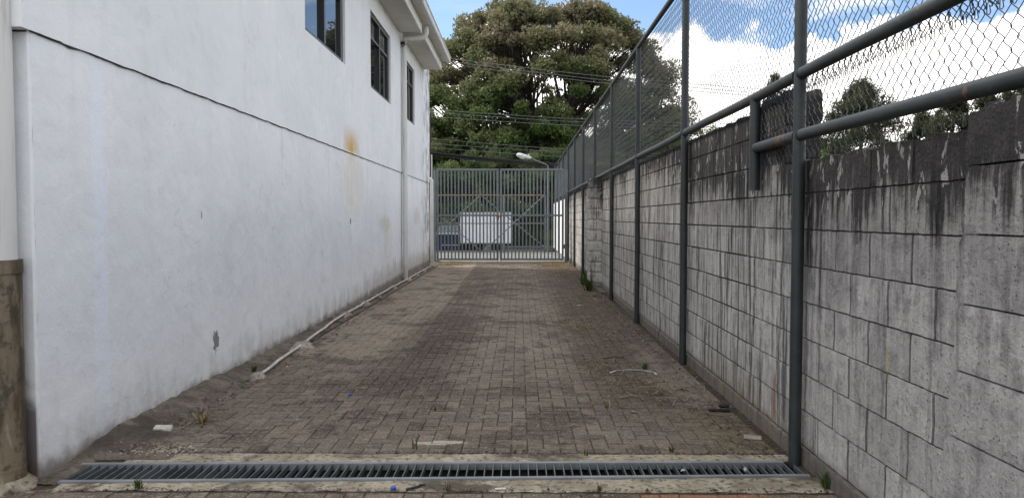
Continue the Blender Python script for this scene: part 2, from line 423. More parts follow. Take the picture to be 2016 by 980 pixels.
M['whitewall'] = simple('white_washed_wall', (.74, .74, .74), .8, var=.08, scale=3)
# bark and foliage
m, nt, b = newmat('bark'); p, x, y, z = coords(nt)
n = noise(nt, nv(nt, x*4.0, y*4.0, z*1.0), 2, 5, .65)
setc(nt, b, mixc(nt, n.step(.3, .7), (.022, .018, .014), (.060, .050, .041))); bump(nt, b, n, .03, .6); M['bark'] = m
def foliage(name, stops):
    m, nt, b = newmat(name); t = attr(nt, 'tint')
    r_ = nt.nodes.new('ShaderNodeValToRGB'); r_.color_ramp.elements[0].position = 0; r_.color_ramp.elements[1].position = 1
    els = r_.color_ramp.elements
    for i, (q, col) in enumerate(stops):
        e_ = els[0] if i == 0 else (els[1] if i == len(stops)-1 else els.new(q))
        e_.position = q; e_.color = tuple(col)+(1,)
    nt.links.new(t.k, r_.inputs[0]); nt.links.new(r_.outputs[0], b.inputs['Base Color'])
    b.inputs['Roughness'].default_value = .55; b.inputs['Specular IOR Level'].default_value = .25
    tr = nt.nodes.new('ShaderNodeBsdfTranslucent'); nt.links.new(r_.outputs[0], tr.inputs[0])
    mx = nt.nodes.new('ShaderNodeMixShader'); mx.inputs[0].default_value = .5
    out = nt.nodes['Material Output']
    nt.links.new(b.outputs[0], mx.inputs[1]); nt.links.new(tr.outputs[0], mx.inputs[2]); nt.links.new(mx.outputs[0], out.inputs[0])
    return m
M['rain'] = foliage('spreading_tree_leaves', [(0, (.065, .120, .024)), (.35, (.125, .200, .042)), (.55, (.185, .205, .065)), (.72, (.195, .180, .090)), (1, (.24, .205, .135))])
M['mango'] = foliage('dark_drooping_leaves', [(0, (.035, .070, .030)), (.5, (.072, .125, .058)), (.85, (.115, .175, .075)), (1, (.17, .20, .08))])
M['lime'] = foliage('light_green_leaves', [(0, (.06, .11, .02)), (.5, (.12, .18, .035)), (1, (.20, .22, .06))])
M['conifer'] = foliage('olive_conifer', [(0, (.028, .042, .022)), (.5, (.055, .070, .036)), (1, (.11, .115, .06))])
M['weed'] = foliage('weed_green', [(0, (.04, .075, .018)), (1, (.09, .13, .04))])
M['straw'] = foliage('dry_straw', [(0, (.12, .085, .045)), (.5, (.30, .225, .10)), (1, (.46, .38, .22))])
M['litter'] = foliage('leaf_litter', [(0, (.035, .024, .017)), (.6, (.10, .065, .04)), (1, (.30, .27, .22))])

# ------------------------------------------------------------------ ground, channel, paving
WL, WR = -2.60, 1.645          # faces of the two walls
fy = lambda x: 4.047 + (x+2.46)*.0334       # front edge of the grate
by = lambda x: 4.371 + (x+2.56)*.0181       # back edge
X0, X1 = -2.50, 1.585
g = MB(); zg = -.0055
def gq(a, b_, c_, d_): g.add([a, b_, c_, d_], [(0, 1, 2, 3)])
far_y = 31.6
gq((-60, -30, zg), (80, -30, zg), (80, 3.0, zg), (-60, 3.0, zg))
gq((-60, 3.0, zg), (X0, 3.0, zg), (X0, 6.0, zg), (-60, 6.0, zg))
gq((X1, 3.0, zg), (80, 3.0, zg), (80, 6.0, zg), (X1, 6.0, zg))
gq((X0, 3.0, zg), (X1, 3.0, zg), (X1, fy(X1)+.012, zg), (X0, fy(X0)+.012, zg))
gq((X0, by(X0)-.012, zg), (X1, by(X1)-.012, zg), (X1, 6.0, zg), (X0, 6.0, zg))
gq((-60, 6.0, zg), (80, 6.0, zg), (80, far_y, zg), (-60, far_y, zg))
gq((-60, far_y, zg), (80, far_y, zg), (80, 37, -.72), (-60, 37, -.72))
gq((-60, 37, -.72), (80, 37, -.72), (900, 1500, -.72), (-900, 1500, -.72))
tag(g.build('ground', M['dirt']), kind='structure')
ch = MB(); D = -.24
P = lambda x, f, z, o=0: (x, f(x)+o, z)
ch.add([P(X0, fy, zg, .012), P(X1, fy, zg, .012), P(X1, fy, D, .012), P(X0, fy, D, .012)], [(0, 1, 2, 3)])
ch.add([P(X0, by, zg, -.012), P(X1, by, zg, -.012), P(X1, by, D, -.012), P(X0, by, D, -.012)], [(0, 1, 2, 3)])
ch.add([P(X0, fy, D, .012), P(X1, fy, D, .012), P(X1, by, D, -.012), P(X0, by, D, -.012)], [(0, 1, 2, 3)])
for X in (X0, X1): ch.add([P(X, fy, zg, .012), P(X, by, zg, -.012), P(X, by, D, -.012), P(X, fy, D, .012)], [(0, 1, 2, 3)])
tag(ch.build('drain_channel', M['channel'], fix=False), kind='structure')
# herringbone pavers, every block a little different
pv = MB()
def pave(xa, xb, ya, yb, seed, tilt=True):
    u = .1005; r_ = random.Random(seed)
    nx, ny = int((xb-xa)/u), int((yb-ya)/u)
    def put(i0, j0, i1, j1):
        i0, i1 = max(i0, 0), min(i1, nx); j0, j1 = max(j0, 0), min(j1, ny)
        if i0 >= i1 or j0 >= j1: return
        gp = .0017; bv = .0035
        xa_, xb_, ya_, yb_ = xa+i0*u+gp, xa+i1*u-gp, ya+j0*u+gp, ya+j1*u-gp
        dz_ = [r_.gauss(0, .0011) for _ in range(4)]; z0 = r_.gauss(0, .0010)
        und = abs(float(fnoise(xa_*1.2, ya_*1.2, 3)))*.005
        o = [(xa_, ya_), (xb_, ya_), (xb_, yb_), (xa_, yb_)]
        inn = [(xa_+bv, ya_+bv), (xb_-bv, ya_+bv), (xb_-bv, yb_-bv), (xa_+bv, yb_-bv)]
        v = [(q[0]+r_.gauss(0, .0008), q[1]+r_.gauss(0, .0008), -.007) for q in o] + [(q[0], q[1], und+z0+dz_[k]) for k, q in enumerate(inn)]
        tt = min(1, max(0, r_.gauss(.45, .27)))
        if r_.random() < .03: tt = 1
        pv.add(v, [(4, 5, 6, 7), (0, 1, 5, 4), (1, 2, 6, 5), (2, 3, 7, 6), (3, 0, 4, 7)], tt)
    for j in range(-1, ny+1):
        for i in range(-1, nx+1):
            c_ = (i-j) % 4
            if c_ == 0: put(i, j, i+2, j+1)
            elif c_ == 3: put(i, j, i+1, j+2)
pave(-2.36, 1.60, 4.585, 24.6, 1)
pave(-2.9, 1.66, 2.9, 3.93, 2)
tag(pv.build('paving', M['paver'], fix=False), kind='structure')
# pale concrete bands beside the grate
def band(name, mat, xa, xb, f0, f1, z0, z1, seed, n=160, mm_=5, amp=.004, edge=.012):
    V = []; F = []
    for i in range(n+1):
        X = xa+(xb-xa)*i/n
        for j in range(mm_+1):
            q = j/mm_; Y = f0(X)*(1-q)+f1(X)*q
            e_ = edge*float(fnoise(X*9, q*3, seed)) if j in (mm_,) else 0
            V.append((X, Y+e_, z0*(1-q)+z1*q + amp*float(fnoise(X*14, q*5+seed, seed+1))))
    for i in range(n):
        for j in range(mm_):
            a_ = i*(mm_+1)+j; F.append((a_, a_+mm_+1, a_+mm_+2, a_+1))
    mb = MB(); mb.add(V, F, smooth=True)
    return tag(mb.build(name, mat, fix=False), kind='structure')
band('kerb_strip', M['kerb'], -2.3, 1.60, lambda x: by(x)+.001, lambda x: 4.585, -.001, -.003, 5, amp=.003, edge=.014)
band('kerb_strip', M['kerb'], -2.45, 1.645, lambda x: fy(x)-.002, lambda x: 3.945, -.003, -.004, 9, amp=.003, edge=.012)
# rough mortar between wall and pavers on the left, rising to the wall
V = []; F = []; n1, n2 = 420, 9
for i in range(n1+1):
    Y = 4.02 + (24.6-4.02)*(i/n1)**1.4
    inner = -2.34 + .05*float(fnoise(Y*5, 0, 21)) + (.28 if Y < 5.2 else 0)*max(0, min(1, (5.2-Y)/.3))
    if Y < 4.46: inner = -2.475
    if Y > 7: inner = -2.40+.02*float(fnoise(Y*5, 0, 21))
    rise = .005 + .075*min(1, max(0, (Y-4.3)/.6))
    if Y > 6.6: rise = .055
    for j in range(n2+1):
        q = j/n2; X = -2.63*(1-q)+inner*q
        zz = rise*(1-q)**1.3 + .012*float(fnoise(Y*11, X*25, 22))*(1-q*.7) + .004
        if j == n2: zz = -.002
        V.append((X, Y, zz))
for i in range(n1):
    for j in range(n2):
        a_ = i*(n2+1)+j; F.append((a_, a_+1, a_+n2+2, a_+n2+1))
mb = MB(); mb.add(V, F, smooth=True); tag(mb.build('mortar_edge', M['roughedge'], fix=False), kind='structure')
# apron beyond the gate and the street
ap = MB(); ap.add([(-2.9, 24.62, -.004), (1.64, 24.62, -.004), (5, 31.55, -.004), (-9, 31.55, -.004)], [(0, 1, 2, 3)])
tag(ap.build('concrete_apron', M['apron'], fix=False), kind='structure')
rd = MB(); rd.add([(-60, 38, -.714), (80, 38, -.714), (80, 47.4, -.714), (-60, 47.4, -.714)], [(0, 1, 2, 3)])
tag(rd.build('road', M['asphalt'], fix=False), kind='structure')

# ------------------------------------------------------------------ drain grate
gr = empty('drain_grate', 'long galvanised slotted drain grate across the paving between the two walls', 'drain grate', (0, 4.25, 0))
gr_off = Matrix.Translation((0, -4.25, 0))
def grbar(name, f, o0, o1, xa, xb):
    mb = MB()
    z0, z1 = -.032, .007
    v = [(xa, f(xa)+o0, z0), (xb, f(xb)+o0, z0), (xb, f(xb)+o1, z0), (xa, f(xa)+o1, z0), (xa, f(xa)+o0, z1), (xb, f(xb)+o0, z1), (xb, f(xb)+o1, z1), (xa, f(xa)+o1, z1)]
    mb.add([(q[0], q[1]-4.25, q[2]) for q in v], [(0, 3, 2, 1), (4, 5, 6, 7), (0, 1, 5, 4), (2, 3, 7, 6), (0, 4, 7, 3), (1, 2, 6, 5)])
    return mb.build(name, M['galv'], gr)
grbar('frame_rail', fy, 0, .030, -2.475, 1.60); grbar('frame_rail', by, -.034, 0, -2.52, 1.53)
mb = MB(); X = -2.46; i = 0
while X < 1.60:
    a_, b_ = fy(X)+.028-4.25, by(X)-.032-4.25
    j = random.gauss(0, .0012)
    mb.box(X+j, X+j+.006, a_, b_, -.028, .004, bevel=.001); X += .0492+random.gauss(0, .0007)
mb.build('slats', M['slat'], gr)
mb = MB()
for _ in range(420):     # dead leaves lying in the channel
    X = random.uniform(-2.4, 1.5); Y = random.uniform(4.2, 4.38); s_ = random.uniform(.008, .03); a_ = random.uniform(0, 6.3)
    v = [(X+math.cos(a_+k*1.57)*s_*(1, .5)[k % 2], Y+math.sin(a_+k*1.57)*s_*(1, .5)[k % 2], -.225+random.uniform(0, .02)) for k in range(4)]
    mb.add(v, [(0, 1, 2, 3)], random.random()*.9)
tag(mb.build('leaf_litter', M['litter'], fix=False), 'dead leaves and mud lying in the channel under the grate', 'leaf litter', kind='stuff')

# ------------------------------------------------------------------ white building
bd = empty('white_building', 'white rendered two storey building with dark upper windows and boxed eaves on the left', 'building', (WL, 4.1, 0))
bo = bd.location.copy()
def bbuild(mb, name, mat, parent=None):
    o = mb.build(name, mat, parent or bd)
    return o
class OB(MB):      # builder in world coordinates, stored relative to an origin
    def __init__(s, o): super().__init__(); s.o = Vector(o)
    def add(s, v, f, tint=.5, smooth=False): super().add([Vector(p_)-s.o for p_ in v], f, tint, smooth)
JZ = 2.43
YE = 22.29
wins = [(9.37, 11.53), (13.50, 15.60), (17.52, 19.14)]
SILL, HEAD = 3.685, 5.03
# lower wall: one wobbly top edge
mb = OB(bo)
ny = 140
yy = [4.11+(YE-4.11)*i/ny for i in range(ny+1)]
zt = [JZ+.02 for q in yy]
for i in range(ny):
    mb.add([(WL, yy[i], -.1), (WL, yy[i+1], -.1), (WL, yy[i+1], zt[i+1]), (WL, yy[i], zt[i])], [(0, 1, 2, 3)])
    mb.add([(WL, yy[i], zt[i]), (WL, yy[i+1], zt[i+1]), (WL-.05, yy[i+1], zt[i+1]), (WL-.05, yy[i], zt[i])], [(0, 1, 2, 3)])
nz = 60
for k in range(nz):   # slightly ragged arris at the corner
    za, zb = -.1+(JZ+.09)*k/nz, -.1+(JZ+.09)*(k+1)/nz
    ea, eb = .006*float(fnoise(za*14, 0, 8)), .006*float(fnoise(zb*14, 0, 8))
    mb.add([(WL-.012, 4.098, za), (WL+ea*.3, 4.11, za), (WL+eb*.3, 4.11, zb), (WL-.012, 4.098, zb)], [(0, 1, 2, 3)])
    mb.add([(WL-9, 4.098, za), (WL-.012, 4.098, za), (WL-.012, 4.098, zb), (WL-9, 4.098, zb)], [(0, 1, 2, 3)])
mb.add([(WL-9, 4.098, -.1), (WL-9, YE, -.1), (WL-9, YE, JZ), (WL-9, 4.098, JZ)], [(0, 1, 2, 3)])
mb.add([(WL-9, YE, -.1), (WL, YE, -.1), (WL, YE, JZ), (WL-9, YE, JZ)], [(0, 1, 2, 3)])
bbuild(mb, 'lower_wall', M['render'])
# upper wall with openings
UX, UY = WL+.014, 4.02
mb = OB(bo); D_ = .10; TOP = 5.62
for i in range(ny):
    if False: pass
cuts = [UY]+[q for w_ in wins for q in w_]+[YE]
def strip_(ya, yb, za, zb, wob=False):
    n = max(1, int((yb-ya)/.13)) if wob else 1
    for i in range(n):
        a_, b_ = ya+(yb-ya)*i/n, ya+(yb-ya)*(i+1)/n
        z_a = za+(.006*float(fnoise(a_*8, 1, 37)) if wob else 0); z_b = za+(.006*float(fnoise(b_*8, 1, 37)) if wob else 0)
        mb.add([(UX, a_, z_a), (UX, b_, z_b), (UX, b_, zb), (UX, a_, zb)], [(0, 1, 2, 3)])
        if wob: mb.add([(UX, a_, z_a), (UX, b_, z_b), (UX-.06, b_, z_b), (UX-.06, a_, z_a)], [(0, 1, 2, 3)])
strip_(UY, YE, JZ-.022, SILL, True)
strip_(UY, YE, HEAD, TOP)
for k in range(0, len(cuts), 2): strip_(cuts[k], cuts[k+1], SILL, HEAD)
for (ya, yb) in wins:
    mb.add([(UX, ya, SILL), (UX, yb, SILL), (UX-D_, yb, SILL+.01), (UX-D_, ya, SILL+.01)], [(0, 1, 2, 3)])
    mb.add([(UX, ya, HEAD), (UX, yb, HEAD), (UX-D_, yb, HEAD), (UX-D_, ya, HEAD)], [(0, 1, 2, 3)])
    for q in (ya, yb): mb.add([(UX, q, SILL), (UX-D_, q, SILL), (UX-D_, q, HEAD), (UX, q, HEAD)], [(0, 1, 2, 3)])
mb.add([(UX-9, UY, JZ-.02), (UX, UY, JZ-.02), (UX, UY, TOP), (UX-9, UY, TOP)], [(0, 1, 2, 3)])
mb.add([(UX-9, UY, JZ-.02), (UX, UY, JZ-.02), (UX, UY+.085, JZ-.02), (UX-9, UY+.085, JZ-.02)], [(0, 1, 2, 3)])
mb.add([(UX-9, YE, JZ), (UX, YE, JZ), (UX, YE, TOP), (UX-9, YE, TOP)], [(0, 1, 2, 3)])
mb.add([(UX-9, UY, JZ), (UX-9, YE, JZ), (UX-9, YE, TOP), (UX-9, UY, TOP)], [(0, 1, 2, 3)])
bbuild(mb, 'upper_wall', M['render'])
# dark ragged joint
mb = OB(bo)
pts = [(WL+.007, q, JZ-.024+.006*float(fnoise(q*8, 1, 37))+.002*float(fnoise(q*31, 2, 41))) for q in np.linspace(4.1, YE-.02, 420)]
mb.tube(pts, [max(.004, .0062+.0025*float(fnoise(q[1]*15, 2, 43))) for q in pts], 5)
mb.tube([(WL-.6, 4.09, JZ-.024), (WL-.01, 4.09, JZ-.024)], .006, 5)
bbuild(mb, 'wall_joint', M['joint'])
# windows
for wi, (ya, yb) in enumerate(wins):
    fr = OB(bo); fx0, fx1 = UX-D_+.0, UX-D_+.065
    ym = ya+(yb-ya)*.5; t_ = .055; zm = HEAD-.42
    fr.box(fx0, fx1, ya+.002, ya+t_, SILL+.012, HEAD-.002, bevel=.004); fr.box(fx0, fx1, yb-t_*2.4, yb-.002, SILL+.012, HEAD-.002, bevel=.004)
    fr.box(fx0, fx1, ya+t_, yb-t_*2.4, SILL+.012, SILL+.012+t_, bevel=.004); fr.box(fx0, fx1, ya+t_, yb-t_*2.4, HEAD-t_, HEAD-.002, bevel=.004)
    fr.box(fx0+.005, fx1+.006, ym-.035, ym+.035, SILL+.012+t_, HEAD-t_, bevel=.004)
    fr.box(fx0+.004, fx1-.004, ya+t_, ym-.035, zm-.022, zm+.022, bevel=.004); fr.box(fx0+.004, fx1-.004, ym+.035, yb-t_*2.4, zm-.022, zm+.022, bevel=.004)
    f_ = fr.build('window', M['frame_black'], bd)
    gl = OB(bo)
    for (qa, qb, xx) in ((ya+t_, ym-.03, fx0+.020), (ym+.03, yb-t_*2.4, fx0+.028)):
        for (za, zb) in ((SILL+.04, zm-.02), (zm+.02, HEAD-.03)):
            gl.add([(xx, qa, za), (xx, qb, za), (xx, qb, zb), (xx, qa, zb)], [(0, 1, 2, 3)])
    gl.build('pane', M['glass'], f_)
# eaves
for (ya, yb) in ((3.6, 16.75), (17.30, 20.95)):
    mb = OB(bo); mb.box(WL+.017, -2.125, ya, yb, 5.405, 5.60); bbuild(mb, 'soffit', M['soffit'])
    mb = OB(bo); mb.box(-2.122, -2.095, ya-.01, yb+.004, 5.39, 5.60, bevel=.004); bbuild(mb, 'eaves_fascia', M['fascia'])
mb = OB(bo)
Yq = 3.6
while Yq < 20.9:
    Y2 = min(Yq+1.22, 20.95); mb.box(-2.40, -1.955, Yq+.006, Y2-.006, 5.605, 5.625, bevel=.003); Yq = Y2
bbuild(mb, 'eaves_board', M['soffit'])
mb = OB(bo)
prof = [(-1.955, 5.60), (-1.955, 5.585), (-1.875, 5.585), (-1.862, 5.61), (-1.858, 5.70), (-1.84, 5.715), (-1.84, 5.735), (-1.866, 5.735), (-1.872, 5.71), (-1.876, 5.62), (-1.885, 5.60)]
v = [(q[0], 3.6, q[1]) for q in prof]+[(q[0], 21.02, q[1]) for q in prof]; n = len(prof)
mb.add(v, [(i, (i+1) % n, n+(i+1) % n, n+i) for i in range(n)]+[tuple(range(n)), tuple(range(n, 2*n))[::-1]])
mb.box(-1.956, -1.94, 3.6, 21.02, 5.628, 5.74)
for q in np.arange(6.0, 21, 3.0): mb.box(-1.872, -1.835, q, q+.035, 5.583, 5.74, bevel=.003)
bbuild(mb, 'gutter', M['gutter'])
mb = OB(bo)
mb.add([(-1.93, 3.5, 5.75), (-1.93, 21.1, 5.75), (-7.2, 21.1, 7.0), (-7.2, 3.5, 7.0), (-12.4, 3.5, 5.75), (-12.4, 21.1, 5.75)], [(0, 1, 2, 3), (3, 2, 5, 4)])
mb.add([(-1.93, 3.5, 5.71), (-1.93, 21.1, 5.71), (-7.2, 21.1, 6.96), (-7.2, 3.5, 6.96), (-12.4, 3.5, 5.71), (-12.4, 21.1, 5.71)], [(0, 3, 2, 1), (3, 4, 5, 2)])
for Y in (3.52, 21.08): mb.add([(-1.95, Y, 5.72), (-7.2, Y, 6.96), (-12.3, Y, 5.72)], [(0, 1, 2)])
bbuild(mb, 'roof', M['roof'])
# downpipe of the eaves
mb = OB(bo); px, py = WL+.085, 16.98
arc = [(-2.035, py, 5.60), (-2.035, py, 5.44)]+[(-2.035-.10*(1-math.cos(t_)), py, 5.44-.10*math.sin(t_)) for t_ in np.linspace(.2, 1.57, 6)]
arc += [(-2.38, py, 5.325)]+[(px+.06-.06*math.sin(t_), py, 5.265+.06*math.cos(t_)) for t_ in np.linspace(.1, 1.57, 5)]+[(px, py, 4.0), (px, py, 2.0), (px, py, .05)]
mb.tube(arc, .055, 16)
for z_ in (5.12, 3.2, 1.05): mb.tube([(px, py, z_), (px, py, z_+.09)], .0605, 16)
mb.tube([(-2.035, py, 5.46), (-2.035, py, 5.52)], .061, 16); mb.tube([(-2.15, py, 5.337), (-2.20, py, 5.333)], .061, 16)
bbuild(mb, 'downpipe', M['pvc'])
mb = OB(bo)      # black rag of cable at the bracket
for k in range(14):
    a_ = random.uniform(0, 6.28); q = [Vector((px-.03+random.uniform(-.03, .03), py-.06, 5.23))]
    for _ in range(4): q.append(q[-1]+Vector((random.uniform(-.05, .05), random.uniform(-.03, .02), random.uniform(-.05, .04))))
    mb.tube(q, .006, 4)
mb.tube([(px-.072, py-.02, 5.2)]+[(px-.074+.004*math.sin(z_*5), py-.02, z_) for z_ in np.arange(5.1, .2, -.3)], .004, 4)
bbuild(mb, 'cable', M['joint'])
# big pipe at the near corner, painted above and bare below
mb = OB(bo); qx, qy = -2.735, 3.985
mb.tube([(qx, qy, 1.185), (qx, qy, 5.4)], .102, 28); mb.tube([(qx, qy, 3.0), (qx, qy, 3.14)], .108, 28)
o = bbuild(mb, 'drainpipe', M['pvc'])
mb = OB(bo); mb.tube([(qx, qy, .0), (qx, qy, .06), (qx, qy, 1.15)], [.121, .119, .119], 28)
mb.tube([(qx, qy, 1.13), (qx, qy, 1.20)], .125, 28); mb.tube([(qx, qy, .10), (qx, qy, .112)], .122, 28)
o2 = mb.build('pipe_socket', M['brownpipe'], o)
o2.matrix_parent_inverse = Matrix.Identity(4)
mb = OB(bo); mb.tube([(qx, qy, -.02), (qx, qy, .015), (qx, qy, .05)], [.18, .165, .125], 22); mb.build('pipe_foot', M['kerb'], o)
# pale mortar ring before the corner
mb = MB(); mb.tube([(-2.46+.36*math.cos(t_)-.1, 4.10+.20*math.sin(t_), .000) for t_ in np.linspace(3.5, 5.9, 20)], .013, 6)
tag(mb.build('mortar_bead', M['kerb']), kind='structure')
# white vent pipe at the far end by the gate, and dark post behind
t = empty('vent_pipe', 'short white pipe with elbow standing at the far building corner beside the gate', 'pipe', (-2.735, 24.1, 0))
mb = MB(); mb.tube([(0, 0, 0), (0, 0, 2.55)]+[(-.07*(1-math.cos(q)), 0, 2.55+.07*math.sin(q)) for q in np.linspace(.2, 1.57, 5)]+[(-.18, 0, 2.62)], .055, 14)
mb.build('pipe', M['pvc'], t)
t = empty('dark_post', 'tall rust brown steel post behind the far corner of the white building', 'post', (-2.83, 24.3, 0))
mb = MB(); mb.box(-.05, .05, -.05, .05, 0, 4.65, bevel=.006); mb.build('post', simple('dark_rust', (.05, .03, .026), .7, var=.4), t)
mb = MB(); mb.box(-.07, .07, -.07, .07, 4.65, 4.68, bevel=.004); mb.build('cap', M['joint'], t)
wl2 = MB(); wl2.box(-3.9, -2.76, 24.38, 24.52, -.1, 3.4); tag(wl2.build('garden_wall', M['whitewall']), 'short white wall filling the gap left of the gate behind the building', 'wall')

# ------------------------------------------------------------------ thin pipe on the ground along the left wall
t = empty('ground_conduit', 'thin pale plastic pipe running along the foot of the white wall, patched with mortar', 'pipe', (0, 0, 0))
mb = MB()
pts = []
for q in np.linspace(6.75, 21.5, 70):
    off = .30-.16*min(1, (q-6.75)/3.5)
    pts.append((WL+off+.012*float(fnoise(q*1.7, 0, 51)) - .02*(q > 12), q, .028+.03*min(1, (q-6.75)/4)+.004*float(fnoise(q*3, 0, 52))))
mb.tube(pts, .015, 8); mb.build('pipe', simple('old_pvc', (.50, .47, .41), .55, var=.2, scale=10), t)
pmat = concrete('patch_mortar', (.22, .20, .17), (.36, .33, .28), (.12, .10, .085))
for (q, s_) in ((6.75, .9), (8.35, 1.5), (10.9, 1.1), (12.3, 1.1), (13.5, .7), (15.2, .8), (17.1, 1.1), (18.6, .8), (20.0, .8)):
    n = 12; c0 = min(pts, key=lambda p_: abs(p_[1]-q)); V = [(c0[0]-.02, q, c0[2]+.022)]; F = []
    for rr_ in (0.5, 1.0):
        for k in range(n):
            a_ = k*2*math.pi/n; rd_ = rr_*(1+.3*math.sin(k*2.3+q))
            V.append((c0[0]-.02+math.cos(a_)*.085*rd_*s_, q+math.sin(a_)*.17*rd_*s_, (c0[2]+.016+.004*math.sin(k*3.1)) if rr_ < 1 else c0[2]-.045))
    F += [(0, 1+k, 1+(k+1) % n) for k in range(n)]+[(1+k, 1+n+k, 1+n+(k+1) % n, 1+(k+1) % n) for k in range(n)]
    mb = MB(); mb.add(V, F, smooth=True); mb.build('mortar_patch', pmat, t)

# ------------------------------------------------------------------ block wall on the right
bw = empty('block_wall', 'weathered grey concrete block wall blackened with mould on the right', 'wall', (WR, 0, 0))
bo = bw.location.copy()
TH = .15; BL = .39; CH = .2083; Z0 = .10
blk = OB(bo); r_ = random.Random(5)
YS, YF = -2.0, 36.0
def rough_face(ya, yb, za, zb, tint, top=False, proud=0.0, dip=0, sub=False, X=WR):
    jx = r_.gauss(0, .0013); bv = .006
    if not sub:
        x = X-proud+jx
        v = [(x+.012, ya, za), (x+.012, yb, za), (x+.012, yb, zb), (x+.012, ya, zb)]
        w_ = [(x+r_.gauss(0, .001), ya+bv, za+bv), (x+r_.gauss(0, .001), yb-bv, za+bv), (x+r_.gauss(0, .001), yb-bv, zb-bv), (x+r_.gauss(0, .001), ya+bv, zb-bv)]
        blk.add(v+w_, [(4, 7, 6, 5), (0, 4, 5, 1), (1, 5, 6, 2), (2, 6, 7, 3), (3, 7, 4, 0)], tint)
        if top: blk.add([(x+.012, ya, zb), (x+.012, yb, zb), (X+TH, yb, zb), (X+TH, ya, zb)], [(0, 1, 2, 3)], tint)
    else:
        nu, nv_ = max(4, int((yb-ya)/.025)), max(4, int((zb-za)/.025)); V = []; F = []
        for i in range(nu+1):
            for j in range(nv_+1):
                qi = {0: 0, 1: .005/(yb-ya), nu-1: 1-.005/(yb-ya), nu: 1}.get(i, i/nu); qj = {0: 0, 1: .0025/(zb-za), nv_-1: 1-.0025/(zb-za), nv_: 1}.get(j, j/nv_)
                Y = ya+(yb-ya)*qi; Z = za+(zb-za)*qj
                ed = min(i, nu-i, j, nv_-j)
                x = X-proud+jx+(.009 if ed == 0 else 0)+.0022*float(fnoise(Y*22, Z*22, 61))
                Y += .0015*float(fnoise(Y*40, Z*40, 63)); Z += .0022*float(fnoise(Y*30, Z*20, 64))
                if top and j == nv_: Z += .012*float(fnoise(Y*11, 0, 62))+dip; x += .012
                if top and j == nv_-1: Z += .010*float(fnoise(Y*11, 0, 62))+dip
                V.append((x, Y, Z))
        for i in range(nu):
            for j in range(nv_):
                a_ = i*(nv_+1)+j; F.append((a_, a_+1, a_+nv_+2, a_+nv_+1))
        blk.add(V, F, tint, smooth=False)
        if top:
            for i in range(nu):
                a_ = V[i*(nv_+1)+nv_]; b_ = V[(i+1)*(nv_+1)+nv_]
                blk.add([a_, b_, (X+TH, b_[1], b_[2]-.004), (X+TH, a_[1], a_[2]-.004)], [(0, 1, 2, 3)], tint)
STEP = 4.80
for k in range(10):
    za, zb = Z0+k*CH, Z0+(k+1)*CH
    if k >= 8 and False: pass
    ph = 3.622 if (k % 2 == 1) else 3.43
    if k >= 8: zb = min(zb, 2.155)
    Y = ph-BL*20; 
    while Y < YF:
        ya, yb = Y+.0034, Y+BL-.0034; Y += BL
        if k >= 8:
            if yb < STEP+.15: continue
            ya = max(ya, STEP)
        if yb < YS: continue
        if k < 9 or True:
            t_ = min(1, max(0, r_.gauss(.5, .24)))
            istop = (k == 9) or (k == 7 and yb < STEP+.2)
            rough_face(ya, yb, za+.0024, (zb-.0024) if not istop else zb, t_, istop, sub=(yb < 9.5 and (yb < 5.6 or istop)) or (istop and yb < 16), dip=(-.02 if istop and k == 7 else 0))
# dark plinth course, slightly proud
Y = YS
while Y < YF:
    L = r_.uniform(.5, .9); rough_face(Y, min(Y+L-.004, YF), -.05, Z0-.004, r_.uniform(0, .3), proud=.016, sub=Y < 9); Y += L
blk.add([(WR-.012, YS, Z0-.004), (WR-.012, YF, Z0-.004), (WR+.02, YF, Z0-.004), (WR+.02, YS, Z0-.004)], [(0, 1, 2, 3)], .1)
blk.build('blocks', M['block'], bw, fix=True)
mb = OB(bo); mb.box(WR+.010, WR+TH, YS, YF, -.1, Z0+8*CH-.03); mb.box(WR+.010, WR+TH, STEP+.01, YF, Z0+8*CH-.03, 2.13); mb.build('mortar_core', M['mortar'], bw)
